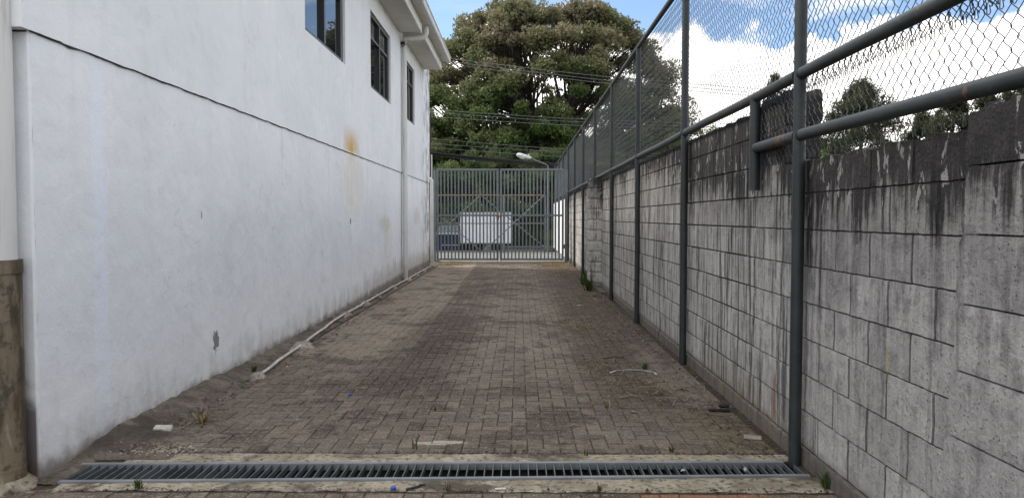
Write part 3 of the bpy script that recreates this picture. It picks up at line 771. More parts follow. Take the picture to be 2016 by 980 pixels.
# end stump of the taller part: a rough dark pier
def rough_pier(name, x0, x1, y0, y1, zs, parent, o, seed, amp=.008, slant=0.0, tl=.5):
    mb = OB(o); rr_ = random.Random(seed)
    for k in range(len(zs)-1):
        za, zb = zs[k]+.004, zs[k+1]-.003
        nu, nv_ = max(4, int((y1-y0)/.03)), max(3, int((zb-za)/.03)); nw = max(4, int((x1-x0)/.03))
        ring = []
        per = [(x0, y0+(y1-y0)*i/nu) for i in range(nu)][::-1]
        path = [(x0, y1-(y1-y0)*i/nu, 0) for i in range(nu)]+[(x0+(x1-x0)*i/nw, y0, 1) for i in range(nw)]+[(x1, y0+(y1-y0)*i/nu, 2) for i in range(nu)]+[(x1-(x1-x0)*i/nw, y1, 3) for i in range(nw)]
        n = len(path); V = []; F = []
        jx = rr_.gauss(0, .004)
        for j in range(nv_+1):
            z_ = za+(zb-za)*j/nv_; inset = .012 if j in (0, nv_) else 0
            for i, (px_, py_, side) in enumerate(path):
                d_ = amp*float(fnoise((px_+py_)*19, z_*19, seed))
                cx, cy = (x0+x1)/2, (y0+y1)/2
                vx, vy = px_-cx, py_-cy; l_ = math.hypot(vx, vy)
                V.append((px_+jx+(d_-inset)*vx/l_*1.2, py_+(d_-inset)*vy/l_*1.2+slant*(z_), z_+(.014*float(fnoise(px_*25, py_*25, seed+3)) if (k == len(zs)-2 and j == nv_) else 0)))
        for j in range(nv_):
            for i in range(n):
                F.append((j*n+i, j*n+(i+1) % n, (j+1)*n+(i+1) % n, (j+1)*n+i))
        V.append((sum(v_[0] for v_ in V[-n:])/n, sum(v_[1] for v_ in V[-n:])/n, zb)); 
        for i in range(n): F.append((nv_*n+i, nv_*n+(i+1) % n, len(V)-1))
        mb.add(V, F, min(1, max(0, rr_.gauss(tl, .15))))
    return mb.build(name, M['block'], parent)
rough_pier('end_pier', WR-.004, WR+.21, STEP-.02, STEP+.52, [1.755, 1.99, 2.205], bw, bo, 71, .008)
rough_pier('pilaster', WR-.055, WR+.17, 1.2, 2.90, [-.05, .14, .38, .62, .865, 1.11, 1.36, 1.60, 1.80], bw, bo, 73, .007, slant=-.085, tl=.45)
rough_pier('pillar', 1.385, WR-.002, 15.25, 15.66, [-.03]+[.12+.2083*k for k in range(10)]+[2.215], bw, bo, 77, .006, tl=.85)
mb = OB(bo); mb.box(1.50, WR-.02, 14.2, 15.22, -.03, .045, bevel=.01); mb.box(1.42, WR-.02, 15.68, 16.6, -.03, .03, bevel=.01); mb.build('footing', M['roughedge'], bw)
# whitewashed stretch beyond the gate
mb = OB(bo); mb.box(WR-.03, WR-.005, 25.3, 35.9, .02, 2.06); mb.build('whitewashed_face', M['whitewall'], bw)

# ------------------------------------------------------------------ fence of steel pipe and chain link
fe = empty('chain_link_fence', 'tall blue grey pipe fence with chain link mesh standing along the block wall', 'fence', (1.592, 4.41, 0))
fo = fe.location.copy(); FX = 1.592
posts = [1.44, 4.41, 7.455, 10.375, 13.265, 16.23, 19.2, 22.17, 25.1, 28.05, 31.0, 34.0]
RZ, TZ = 2.228, 3.69
for i, q in enumerate(posts):
    mb = OB(fo); rr_ = .0345
    mb.tube([(FX, q, -.02), (FX, q, TZ if i != 1 else 4.6)] if False else [(FX, q, -.02), (FX, q, 2.0), (FX, q, TZ)], rr_, 20)
    if i == 4: pass
    o = mb.build('post', M['steel'], fe)
mb = OB(fo); mb.tube([(FX, q, TZ) for q in np.linspace(-1.5, 34.05, 30)], .030, 16); mb.build('top_rail', M['steel'], fe)
for i in range(len(posts)):
    a_ = posts[i-1] if i else -1.5; b_ = posts[i]
    mb = OB(fo); mb.tube([(FX, q, RZ+(.004*math.sin(q*2) if a_ < q < b_ else 0)) for q in np.linspace(a_+.03, b_-.03, 5)], .033, 18)
    # rough weld beads at both ends
    for q, s_ in ((a_+.034, 1), (b_-.034, -1)): mb.tube([(FX, q, RZ), (FX, q+.006*s_, RZ)], .037, 12)
    mb.build('rail', M['steel'], fe)
mb = OB(fo); SR = 1.886
mb.tube([(FX, -1.5, SR-.03), (FX, 1.4, SR-.02), (FX, 2.4, SR-.025), (FX, 4.375, SR)], .033, 18); mb.tube([(FX, 4.37, SR), (FX, 4.378, SR)], .038, 12); mb.build('lower_rail', M['steel'], fe)
mb = OB(fo); mb.tube([(FX, 4.445, SR), (FX, 5.20, SR)], .033, 18); mb.build('lower_rail', M['steel'], fe)
mb = OB(fo); mb.tube([(FX, 5.235, 1.603), (FX, 5.235, RZ-.02)], .036, 18); mb.build('stub_post', M['steel'], fe)

PX, PZ = .0356, .080
def linkmesh(L, H, r, sag, sides=4, fine_=True):
    """chain link panel in the YZ plane, spirals side by side hooked into one another"""
    n = int(round(L/PX)); k = int(round(H/(PZ/2)))
    prof = [(-.0035, 0, 0), (.0025, .0035, .0022), (.30, .14, .0022), (.70, .36, -.0022)] if False else None
    # one wire: zigzag in y between 0 and PX with rounded overlapping hooks
    pts = []
    for j in range(k+1):
        side = j % 2; z = j*PZ/2
        ye = PX+.0036 if side else -.0036
        sgn = 1 if side else -1
        dx_ = .0030
        if fine_:
            pts += [(dx_*sgn, ye-sgn*.0052, z-.0075), (0, ye, z), (-dx_*sgn, ye-sgn*.0052, z+.0075)]
        else: pts += [(0, ye-sgn*.003, z)]
    pts = np.array(pts); pts = pts[1:-1] if fine_ else pts
    m_ = len(pts)
    tng = np.gradient(pts, axis=0); tng /= np.linalg.norm(tng, axis=1)[:, None]
    a_ = np.cross(tng, [1, 0, 0]); a_ /= np.linalg.norm(a_, axis=1)[:, None]; b_ = np.cross(tng, a_)
    ang = np.arange(sides)*2*math.pi/sides
    ring = pts[:, None, :] + r*(np.cos(ang)[None, :, None]*a_[:, None, :] + np.sin(ang)[None, :, None]*b_[:, None, :])
    V1 = ring.reshape(-1, 3)
    i_, j_ = np.meshgrid(np.arange(m_-1), np.arange(sides), indexing='ij')
    F1 = np.stack([i_*sides+j_, (i_+1)*sides+j_, (i_+1)*sides+(j_+1) % sides, i_*sides+(j_+1) % sides], -1).reshape(-1, 4)
    Vs, Fs = [], []; off = 0
    for c_ in range(n):
        V = V1.copy()
        if c_ % 2: V[:, 1] = PX - V[:, 1]
        V[:, 1] += c_*PX
        V[:, 0] += .004*np.sin(V[:, 1]*2.1+V[:, 2]*3) + sag*np.sin(V[:, 2]*1.3+c_*.05)*.006
        V[:, 1] += .0035*np.sin(V[:, 2]*9+c_*.31) + .002*np.sin(c_*1.7)
        V[:, 2] += .0025*np.sin(c_*.77)+.002*np.sin(c_*2.1)
        Vs.append(V); Fs.append(F1+off); off += len(V)
        # knuckle at the foot of each second wire
        if fine_ and c_ % 2:
            kp = [(0, -.0045, .006), (.003, -.007, -.020), (.001, .000, -.027), (-.002, .0065, -.022), (-.003, .0045, .006)]
            kp = np.array(kp); tk = np.gradient(kp, axis=0); tk /= np.linalg.norm(tk, axis=1)[:, None]
            ak = np.cross(tk, [1, 0, 0]); ak /= np.linalg.norm(ak, axis=1)[:, None]; bk = np.cross(tk, ak)
            rk = kp[:, None, :] + r*(np.cos(ang)[None, :, None]*ak[:, None, :] + np.sin(ang)[None, :, None]*bk[:, None, :])
            V = rk.reshape(-1, 3).copy(); V[:, 1] += (c_+1)*PX + .002*math.sin(c_*1.7)
            i2, j2 = np.meshgrid(np.arange(4), np.arange(sides), indexing='ij')
            F2 = np.stack([i2*sides+j2, (i2+1)*sides+j2, (i2+1)*sides+(j2+1) % sides, i2*sides+(j2+1) % sides], -1).reshape(-1, 4)
            Vs.append(V); Fs.append(F2+off); off += len(V)
    return np.vstack(Vs), np.vstack(Fs)
MX = FX+.040
V, F = linkmesh(2.99, TZ-2.15, .0019, 1, 4); 
first = npmesh('wire_mesh', V, F, M['wire'], parent=fe, smooth=True); first.location = (MX-fo.x, posts[1]-fo.y, 2.15-fo.z)
V, F = linkmesh(2.97, TZ-2.15, .0018, 1, 4); near = first.data; near0 = None
_v, _f = linkmesh(2.97, TZ-2.15, .0022, 1, 4); _o = npmesh('wire_mesh', _v, _f, M['wire'], parent=fe, smooth=True); near0 = _o.data; bpy.data.objects.remove(_o)
for i, q in enumerate(posts[:-1]):
    if i == 1: continue
    o = link('wire_mesh', near0 if i == 0 else near, fe); o.location = (MX-fo.x, q-fo.y, 2.15-fo.z)
V, F = linkmesh(3.80, 2.205-1.775, .0022, 1, 4)
mb = OB(fo)       # frayed top ends of the added lower mesh, twisted under the rail
for q in np.arange(1.45, 5.2, PX*2):
    q += random.uniform(-.004, .004)
    for k in (-1, 1):
        a_ = random.uniform(.002, .008)*k
        mb.tube([(MX-.006, q, 2.205), (MX-.016, q+a_, 2.19), (MX-.010, q+a_*1.4, 2.160), (MX-.004, q+a_*.3, 2.142)], .0018, 4)
V2 = np.array([(v_[0]-(MX-.006-fo.x), v_[1]-(1.42-fo.y), v_[2]-(1.775-fo.z)) for v_ in mb.v]); F2 = np.array([q for q in mb.f if len(q) == 4])
o = npmesh('wire_mesh', np.vstack([V, V2]), np.vstack([F, F2+len(V)]), M['wire'], parent=fe, smooth=True); o.location = (MX-.006-fo.x, 1.42-fo.y, 1.775-fo.z)

# ------------------------------------------------------------------ main gate
GY = 24.72; GT, GB = 2.975, .045
def leaf(xa, xb, label, hinge_x):
    t = empty('gate_leaf', label, 'gate', (xa, GY, 0))
    o_ = t.location
    mb = OB(o_); w_ = .062
    mb.box(xa, xa+w_*1.1, GY-.03, GY+.03, GB, GT, bevel=.004); mb.box(xb-w_*1.1, xb, GY-.03, GY+.03, GB, GT, bevel=.004)
    for z_ in (GB, GT-w_): mb.box(xa+w_*1.1, xb-w_*1.1, GY-.03, GY+.03, z_, z_+w_, bevel=.004)
    mb.box(xa+w_*1.1, xb-w_*1.1, GY-.034, GY+.026, 1.455, 1.455+.062, bevel=.004)
    mb.build('frame', M['gate'], t)
    n = 16; L = (xb-xa-2*w_*1.1); pitch = L/(n+.35)
    for i in range(n):
        X = xa+w_*1.1+pitch*(i+.68)
        mb = OB(o_); mb.box(X-.024+random.gauss(0, .002), X+.024, GY-.014, GY+.020, GB+w_-.002, GT-w_+.002, bevel=.003)
        mb.build('bar', M['gate'], t)
    for z_ in (.42, 2.55):
        mb = OB(o_); mb.tube([(hinge_x, GY-.045, z_), (hinge_x, GY-.045, z_+.14)], .02, 10); mb.build('hinge', M['gate'], t)
    return t
L1 = leaf(-2.655, -.658, 'left leaf of the grey barred steel gate, next to the white building', -2.672)
L2 = leaf(-.618, 1.435, 'right leaf of the grey barred steel gate, next to the chain link fence', 1.452)
for t, x_ in ((L1, -.70), (L2, -.58)):
    o_ = t.location
    mb = OB(o_); mb.tube([(x_, GY-.05, -.03), (x_, GY-.05, .60)], .011, 8); mb.tube([(x_, GY-.05, .5), (x_, GY-.11, .5)], .009, 6); mb.build('drop_bolt', M['gate'], t)
mb = OB(L1.location); mb.box(-.74, -.56, GY-.052, GY-.036, 1.44, 1.475, bevel=.003); mb.tube([(-.76, GY-.06, 1.49), (-.52, GY-.06, 1.49)], .012, 8); mb.build('latch', M['rusty'], L1)
mb = OB(L2.location); mb.box(-.675, -.645, GY-.07, GY-.04, 1.36, 1.43, bevel=.008); mb.tube([(-.66, GY-.055, 1.43), (-.675, GY-.055, 1.46), (-.645, GY-.055, 1.46), (-.66, GY-.055, 1.43)], .005, 6); mb.build('padlock', M['joint'], L2)
for (xa, xb, lab) in ((-2.74, -2.672, 'square steel gate post against the white building'), (1.462, 1.555, 'wide square steel gate post against the block wall fence')):
    t = empty('gate_post', lab, 'gate post', ((xa+xb)/2, GY, 0))
    mb = OB(t.location); mb.box(xa, xb, GY-.05, GY+.05, -.03, 2.93, bevel=.005); mb.build('post', M['gate'], t)
    mb = OB(t.location); mb.box(xa-.004, xb+.004, GY-.054, GY+.054, 2.93, 2.94, bevel=.002); mb.build('cap', M['gate'], t)

# ------------------------------------------------------------------ wire mesh gate at the street
t = empty('mesh_gate', 'pipe framed wire mesh gate with diagonal braces and rusty top rail, behind the barred gate', 'gate', (-1.1, 31, 0))
o_ = t.location; SY = 31.0; zt_, zm_, zb_ = 2.31, 1.18, .06
xs = [-3.55, -1.35, .0, 1.05]
def gp(name, a, b_, r, mat):
    mb = OB(o_); mb.tube([a, b_], r, 10); return mb.build(name, mat, t)
gp('top_rail', (-3.6, SY, zt_), (1.05, SY, zt_), .025, M['rusty'])
gp('middle_rail', (-3.6, SY, zm_), (1.05, SY, zm_), .022, M['galvrail']); gp('bottom_rail', (-3.6, SY, zb_), (1.05, SY, zb_), .025, M['galvrail'])
XP = lambda px: (px-1022)/1515*31
ZP = lambda py: 1.42+(428-py)/1515*31
def br_(a, b_): gp('brace', (XP(a[0]), SY-.03, ZP(a[1])), (XP(b_[0]), SY-.03, ZP(b_[1])), .022, M['galvrail'])
br_((860, 420), (947, 494)); br_((885, 440), (945, 386)); br_((950, 386), (982, 414)); br_((952, 494), (1070, 386)); br_((988, 418), (1072, 486))
for x_ in (1.05, -.63, -3.55): gp('post', (x_, SY, -.02), (x_, SY, 2.34), .03, M['galvrail'])
V, F = linkmesh(4.6, 2.2, .0022, 0, 3, False)
o = npmesh('wire_mesh', V, F, M['wire'], parent=t); o.location = (-3.55-o_.x, SY-o_.y, .08); o.rotation_euler = (0, 0, -math.pi/2)
# street lamp
t = empty('street_lamp', 'street lamp with pale oval head on a curved arm above the gate', 'street lamp', (1.24, 33.0, 0))
lm = simple('lamp_grey_paint', (.52, .54, .54), .4, .1, var=.08)
mb = MB(); mb.tube([(0, 0, -.6), (0, 0, 3.3), (0, 0, 3.5), (-.02, 0, 3.62), (-.12, 0, 3.69), (-.45, 0, 3.82), (-.80, 0, 3.98)], [.055, .045, .03, .026, .024, .024, .024], 12); mb.build('pole', M['galvrail'], t)
mb = MB(); 
hp = [(0, .045), (.06, .06), (.2, .075), (.4, .10), (.55, .10), (.63, .06), (.65, .01)]
hd = Vector((-.93, 0, .22)).normalized(); p0 = Vector((-.72, 0, 3.95))
mb.tube([p0+hd*a_ for a_, b_ in hp], [b_ for a_, b_ in hp], 14); o = mb.build('lamp_head', lm, t)
mb = MB(); n0 = Vector((0, 0, -.055)); mb.tube([p0+hd*a_+n0 for a_ in (.28, .36, .48, .56)], [.03, .07, .07, .03], 12); mb.build('lens', simple('lamp_lens', (.7, .72, .72), .15, var=.02), o)
mb = MB(); mb.tube([p0+hd*.12+Vector((0, 0, .06)), p0+hd*.12+Vector((0, 0, .15))], .03, 8); mb.build('photocell', lm, o)

# ------------------------------------------------------------------ pickup with a white cargo box
TY, TZ0 = 46.0, -.714
t = empty('pickup_truck', 'dark blue truck cab with a big white cargo box parked across the street', 'truck', (-2.1, TY, TZ0))
o_ = t.location
X = lambda px: (px-1022)/1515*TY
Zp = lambda py: 1.42+(428-py)/1515*TY
blue = simple('dark_blue_paint', (.010, .014, .045), .25, var=.2, spec=.6)
silver = simple('silver_trim_and_highlight', (.55, .55, .58), .3, .5, var=.05)
tyre = simple('tyre_rubber', (.015, .015, .015), .8)
def prism(mb, prof, y0, y1, tint=.5):
    n = len(prof); v = [(a_, y0, b_) for a_, b_ in prof]+[(a_, y1, b_) for a_, b_ in prof]
    mb.add(v, [tuple(range(n)), tuple(range(n, 2*n))[::-1]]+[(i, n+i, n+(i+1) % n, (i+1) % n) for i in range(n)], tint)
mb = OB(o_)
prism(mb, [(X(836), Zp(492)), (X(834), Zp(470)), (X(838), Zp(462)), (X(856), Zp(457)), (X(863), Zp(442)), (X(868), Zp(440)), (X(905), Zp(440)), (X(908), Zp(444)), (X(909), Zp(487)), (X(905), Zp(492))], TY-.9, TY+.9)
mb.build('cab', blue, t)
mb = OB(o_); prism(mb, [(X(862), Zp(456)), (X(869), Zp(442.5)), (X(884), Zp(442.5)), (X(884), Zp(456))], TY-.915, TY-.9); prism(mb, [(X(886), Zp(456)), (X(886), Zp(442.5)), (X(904), Zp(442.5)), (X(905), Zp(456))], TY-.915, TY-.9)
mb.build('window', simple('pale_glass', (.22, .26, .26), .1, var=.2, spec=.8), t)
mb = OB(o_); mb.box(X(838), X(908), TY-.93, TY-.90, Zp(461), Zp(457), bevel=.01); mb.build('highlight_and_trim', silver, t)  # silver band standing in for the bright reflection along hood and door top
mb = OB(o_); mb.box(X(870), X(908), TY-.92, TY-.90, Zp(482), Zp(480.6), bevel=.005); mb.build('highlight_and_trim', silver, t)
mb = OB(o_); mb.box(X(908)+.02, X(1009), TY-1.05, TY+1.0, Zp(478), Zp(418), bevel=.03); o = mb.build('cargo_box', simple('white_box_panel', (.78, .79, .82), .45, var=.04), t)
mb = OB(o_)
for q in (Zp(418)-.03, Zp(478)+.03): mb.box(X(909), X(1008.5), TY-1.075, TY-1.052, q-.035, q+.035)
for q in (X(910), X(1007)): mb.box(q-.03, q+.03, TY-1.075, TY-1.052, Zp(477), Zp(419))
mb.build('corner_rail', silver, o)
mb = OB(o_)
for q in np.linspace(X(913), X(1004), 12): mb.box(q-.018, q+.018, TY-1.062, TY-1.048, Zp(476), Zp(420))
mb.build('panel_rib', bpy.data.materials['white_box_panel'], o)
mb = OB(o_); mb.box(X(900), X(1004), TY-.6, TY+.6, Zp(486), Zp(479), bevel=.02); mb.build('chassis', tyre, t)
for wx in (X(850), X(962)):
    for wy in (TY-.85, TY+.7):
        mb = OB(o_); mb.tube([(wx, wy-.12, TZ0+.38), (wx, wy+.12, TZ0+.38)], .38, 22); o = mb.build('wheel', tyre, t)
        mb = OB(o_); mb.tube([(wx, wy-.135, TZ0+.38), (wx, wy-.11, TZ0+.38)], .2, 16); mb.build('rim', M['galvrail'], o)
# guard rail
t = empty('guard_rail', 'low galvanised steel guard rail of three bars beside the street behind the gate', 'guard rail', (0, 36.5, -.7))
o_ = t.location
for z_ in (-.10, -.25, .02):
    mb = OB(o_); mb.box(-.9, 3.2, 36.47, 36.53, z_-.035, z_+.035, bevel=.01); mb.build('rail', M['galvrail'], t)
for x_ in (-.5, 1.2, 2.9):
    mb = OB(o_); mb.box(x_-.05, x_+.05, 36.54, 36.64, -.75, .06, bevel=.01); mb.build('post', M['galvrail'], t)

# ------------------------------------------------------------------ trees
def leaf_mesh(C, N, size, aspect=2.2, droop=.0, up=0.0):
    """one kite per leaf. C centres, N preferred directions"""
    n = len(C)
    d_ = rng.normal(size=(n, 3)) + np.array([0, 0, -droop+up]); 
    if N is not None: d_ += N
    d_ /= np.linalg.norm(d_, axis=1)[:, None]
    s_ = np.cross(d_, rng.normal(size=(n, 3))); s_ /= np.linalg.norm(s_, axis=1)[:, None]
    L = (size*rng.uniform(.6, 1.3, n))[:, None]; W = L/aspect
    V = np.stack([C-d_*L*.5, C+s_*W*.5, C+d_*L*.5, C-s_*W*.5], 1).reshape(-1, 3)
    F = np.arange(n*4).reshape(-1, 4)
    return V, F
def limb(mb, a, b_, r0, r1, bend, seed, n=6, sides=6):
    rr_ = random.Random(seed); a, b_ = Vector(a), Vector(b_); L = (b_-a).length
    off = Vector((rr_.uniform(-1, 1), rr_.uniform(-1, 1), rr_.uniform(-.3, .5)))*bend*L
    pts = []
    for i in range(n+1):
        q = i/n; pts.append(a.lerp(b_, q)+off*math.sin(q*math.pi)+Vector((rr_.uniform(-1, 1), rr_.uniform(-1, 1), rr_.uniform(-1, 1)))*L*.02*(0 < i < n))
    mb.tube(pts, [r0+(r1-r0)*i/n for i in range(n+1)], sides, caps=False)
    return pts
def tree(name, label, loc, clumps, trunk_top, trunk_r, mat, leaves, size, tintf, aspect=2.2, droop=.3, flat=.6, group=None, nlimb=6, shell=.5, barkmat=None, up=0, twig=True, cat='tree'):
    """clumps: list of (x,y,z,r) in tree coordinates"""
    t = empty(name, label, cat, loc, group=group)
    mb = MB(); tt = Vector(trunk_top)
    k = max(3, nlimb); cl = np.array([c_[:3] for c_ in clumps]); w_ = np.array([c_[3] for c_ in clumps])
    limb(mb, (0, 0, -.4), tt, trunk_r*1.25, trunk_r*.8, .03, len(clumps), 8, 10)
    # k-means to find limb ends
    cen = cl[rng.choice(len(cl), min(k, len(cl)), replace=False)].copy()
    for _ in range(8):
        ass = np.argmin(((cl[:, None]-cen[None])**2).sum(-1), 1)
        for q in range(len(cen)):
            if (ass == q).any(): cen[q] = cl[ass == q].mean(0)
    for q in range(len(cen)):
        e_ = Vector(cen[q]); base = tt.lerp(Vector((0, 0, 0)), random.uniform(0, .12))
        mid = base.lerp(e_, .72); mid.z -= (e_-base).length*.04
        pts = limb(mb, base, mid, trunk_r*.55, trunk_r*.26, .09, q*7+1, 8, 8)
        ids = np.where(ass == q)[0]
        for c_ in ids:
            s_ = pts[random.randint(4, 8)]
            p2 = limb(mb, s_, cl[c_], trunk_r*.2, trunk_r*.045, .10, int(c_)+13, 6, 5)
            if twig:
                for _ in range(5):
                    v_ = Vector(rng.normal(size=3)); v_.z = abs(v_.z)*.6; v_.normalize()
                    limb(mb, p2[random.randint(3, 6)], Vector(cl[c_])+v_*w_[c_]*.85, trunk_r*.05, trunk_r*.02, .08, int(c_)*5+_, 3, 3)
    mb.build('trunk', barkmat or M['bark'], t, fix=False)
    prob = w_**2/(w_**2).sum(); cnt = rng.multinomial(leaves, prob)
    C = []; T = []
    for c_, r_, n_ in zip(cl, w_, cnt):
        d_ = rng.normal(size=(n_, 3)); d_ /= np.linalg.norm(d_, axis=1)[:, None]
        rad = r_*(rng.uniform(0, 1, n_)**shell)
        # smaller sprigs inside the clump give it a ragged outline
        sub = rng.normal(size=(14, 3)); sub /= np.linalg.norm(sub, axis=1)[:, None]; sub *= r_*rng.uniform(.35, 1.0, 14)[:, None]
        pk = rng.integers(0, 14, n_)
        P_ = np.where((rng.uniform(size=n_) < .55)[:, None], sub[pk]+d_*(rad*.36)[:, None], d_*rad[:, None])
        P_[:, 2] *= flat
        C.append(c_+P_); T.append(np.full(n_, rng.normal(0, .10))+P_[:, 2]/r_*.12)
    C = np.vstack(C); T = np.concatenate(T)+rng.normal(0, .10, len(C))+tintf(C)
    V, F = leaf_mesh(C, None, size, aspect, droop, up)
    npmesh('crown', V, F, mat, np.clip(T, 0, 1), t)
    return t
def dome(n, rx, ry, z0, z1, rmin, rmax, inner=.25, skew=0, seed=0, zpow=1.0):
    rg = np.random.default_rng(seed); out = []
    while len(out) < n:
        a_ = rg.uniform(0, 2*math.pi); el = math.asin(rg.uniform(-.15, 1)); q = 1 if rg.uniform() > inner else rg.uniform(.35, .9)
        x_ = math.cos(el)*math.cos(a_)*rx*q; y_ = math.cos(el)*math.sin(a_)*ry*q; z_ = z0+(z1-z0)*max(-.1, math.sin(el)*q)
        out.append((x_+skew*z_, y_, z_, rg.uniform(rmin, rmax)))
    return out
def umbrella(n, rx, ry, zlo, ztop, pw, rmin, rmax, shell, seed):
    rg = np.random.default_rng(seed); out = []
    while len(out) < n:
        x_, y_ = rg.uniform(-1, 1, 2); r_ = math.hypot(x_, y_)
        if r_ > 1: continue
        zt = zlo+(ztop-zlo)*(1-r_**pw)**.8
        z_ = zt-rg.uniform(0, .9) if rg.uniform() < shell else rg.uniform(zlo-.5, max(zlo, zt-1.0))
        if (z_-zlo) > -.2 or r_ > .5: out.append((x_*rx, y_*ry, z_, rg.uniform(rmin, rmax)))
    return out
cl = umbrella(500, 11.3, 9.5, 5.2, 18.4, 3.4, .75, 1.3, .52, 3)
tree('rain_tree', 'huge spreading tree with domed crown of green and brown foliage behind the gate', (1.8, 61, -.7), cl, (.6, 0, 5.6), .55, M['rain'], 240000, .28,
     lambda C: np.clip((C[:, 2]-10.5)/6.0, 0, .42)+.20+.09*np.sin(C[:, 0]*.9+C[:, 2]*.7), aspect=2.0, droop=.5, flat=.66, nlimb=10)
cl = umbrella(62, 2.9, 4, 3.5, 13.4, 2.0, .7, 1.15, .5, 5)
tree('feathery_tree', 'greyish open crowned tree behind the fence, right of the huge tree', (11.0, 57, -.7), cl, (-.4, 0, 4.0), .25, M['rain'], 17000, .22,
     lambda C: np.clip((C[:, 2]-7.0)/7.0, 0, .35)+.30, aspect=2.6, droop=.5, flat=.75, nlimb=6)
# mid-height green trees filling in below the big crown
specs = [(-7.6, 55, 10.4, 3.6, .35, 'rain', 'olive green leafy tree beside the building corner, below the huge crown'),
         (-2.6, 56, 9.2, 3.8, .30, 'rain', 'mid green leafy tree behind the left gate leaf, under the huge crown'),
         (2.6, 57, 9.4, 3.8, .22, 'rain', 'mid green leafy tree behind the right gate leaf, under the huge crown'),
         (7.4, 55, 8.8, 3.6, .20, 'rain', 'dark green leafy tree seen through the fence behind the street lamp')]
for i, (x_, y_, h_, r_, tt_, mt, lab) in enumerate(specs):
    cl = dome(60, r_, r_*.8, 2.6, h_-.9, .7, 1.2, .35, seed=20+i)
    tree('leafy_tree', lab, (x_, y_, -.7), cl, (0, 0, 3.2), .2, M[mt], 36000, .28, lambda C, t0=tt_: t0+.12*np.sin(C[:, 0]*1.3+C[:, 2]), aspect=2.0, droop=.3, flat=.75, nlimb=5, group='trees beyond the gate')
specs = [(-6.6, 50.5, 5.6, 2.4, 'lime', 'yellowish green shrubby tree at the building corner above the wire bundle'),
         (-3.6, 50, 6.4, 2.5, 'mango', 'dark tree with drooping leaves behind the left gate leaf'),
         (-.9, 51, 7.0, 2.6, 'mango', 'dark tree with drooping leaves behind the middle of the gate, left of the lamp head'),
         (1.7, 50, 6.6, 2.3, 'mango', 'dark tree with drooping leaves directly behind the street lamp'),
         (3.7, 51.5, 7.0, 1.9, 'lime', 'bright green tree just left of the far end of the fence'),
         (5.6, 50, 6.4, 2.4, 'mango', 'dark tree with drooping leaves behind the far end of the fence')]
for i, (x_, y_, h_, r_, mt, lab) in enumerate(specs):
    cl = dome(60, r_, r_*.8, 1.0, h_-.3, .45, .8, .2, seed=40+i)
    cl += [(q[0], q[1], q[2]*.45, q[3]) for q in dome(16, r_, r_*.8, 0.6, h_*.8, .5, .8, .2, seed=60+i)]
    tree('drooping_tree', lab, (x_, y_, -.7), cl, (0, 0, 2.4), .16, M[mt], 26000, .24, lambda C: .42+.22*np.sin(C[:, 0]*2.1+C[:, 2]*1.7), aspect=4.0, droop=1.2, flat=.72, nlimb=5, group='drooping trees across the street', twig=False)
# trees above the wall on the right
def spray(n, h, r, seed, z0=.3):
    rg = np.random.default_rng(seed); out = []
    for i in range(n):
        q = rg.uniform(0, 1)**.9; rr_ = r*(1-q)**.6*rg.uniform(.3, 1.2); a_ = rg.uniform(0, 6.28)
        out.append((math.cos(a_)*rr_, math.sin(a_)*rr_, h*(z0+(1-z0)*q)-.3, rg.uniform(.13, .30)*r**.5))
    return out
for i, (px_, Y_, py_, r_, n_, lab) in enumerate([
    (1688, 38, 158, 2.5, 120, 'dense olive conifer behind the wall, right of the nearest fence post'),
    (1518, 46, 142, 1.9, 50, 'sparse conifer tip behind the fence, above the stub post'),
    (1868, 36, 180, 1.7, 55, 'sparse conifer with two tips behind the wall, below the lower rail'),
    (1808, 40, 212, 1.7, 45, 'small wispy conifer between the dense conifer and the two tipped one'),
    (1935, 35, 172, 1.3, 40, 'thin conifer behind the wall left of the near pilaster'),
    (1995, 33, 150, 1.8, 50, 'conifer behind the wall at the right edge of the photo'),
    (1605, 41, 270, 2.2, 50, 'low conifer behind the nearest fence post')]):
    X_ = (px_-1022)/1515*Y_; h_ = 1.42+(428-py_)/1515*Y_
    tree('conifer', lab, (X_, Y_, -.1), spray(int(n_*1.6), h_, r_*1.3, 80+i), (0, 0, h_*.93), .07, M['conifer'], int(520*n_), .15, lambda C: .42+.1*np.sin(C[:, 2]*2), aspect=4, droop=0, up=.7, flat=1.0, nlimb=5, group='conifers beyond the block wall', twig=False)
for i, (px_, Y_, py_, r_, lab) in enumerate([(1395, 34, 250, 1.5, 'low green bush peeping over the wall between the second and third fence posts'), (1450, 31, 232, 1.3, 'green bush peeping over the wall left of the stub post'),
    (1650, 27, 288, 2.6, 'low yellow green bush behind the wall under the dense conifer'), (1790, 29, 258, 2.0, 'low green bush behind the wall under the small wispy conifer'), (1330, 40, 262, 2.0, 'green bush over the wall left of the second fence post')]):
    X_ = (px_-1022)/1515*Y_; h_ = 1.42+(428-py_)/1515*Y_
    tree('bush', lab, (X_, Y_, -.1), dome(30, r_, r_, .5, h_-.2, .3, .5, .3, seed=100+i), (0, 0, 1.0), .06, M['lime'], 6000, .13, lambda C: .2+C[:, 2]*0, aspect=3, droop=.2, flat=.9, nlimb=4, group='bushes beyond the block wall', twig=False, cat='bush')
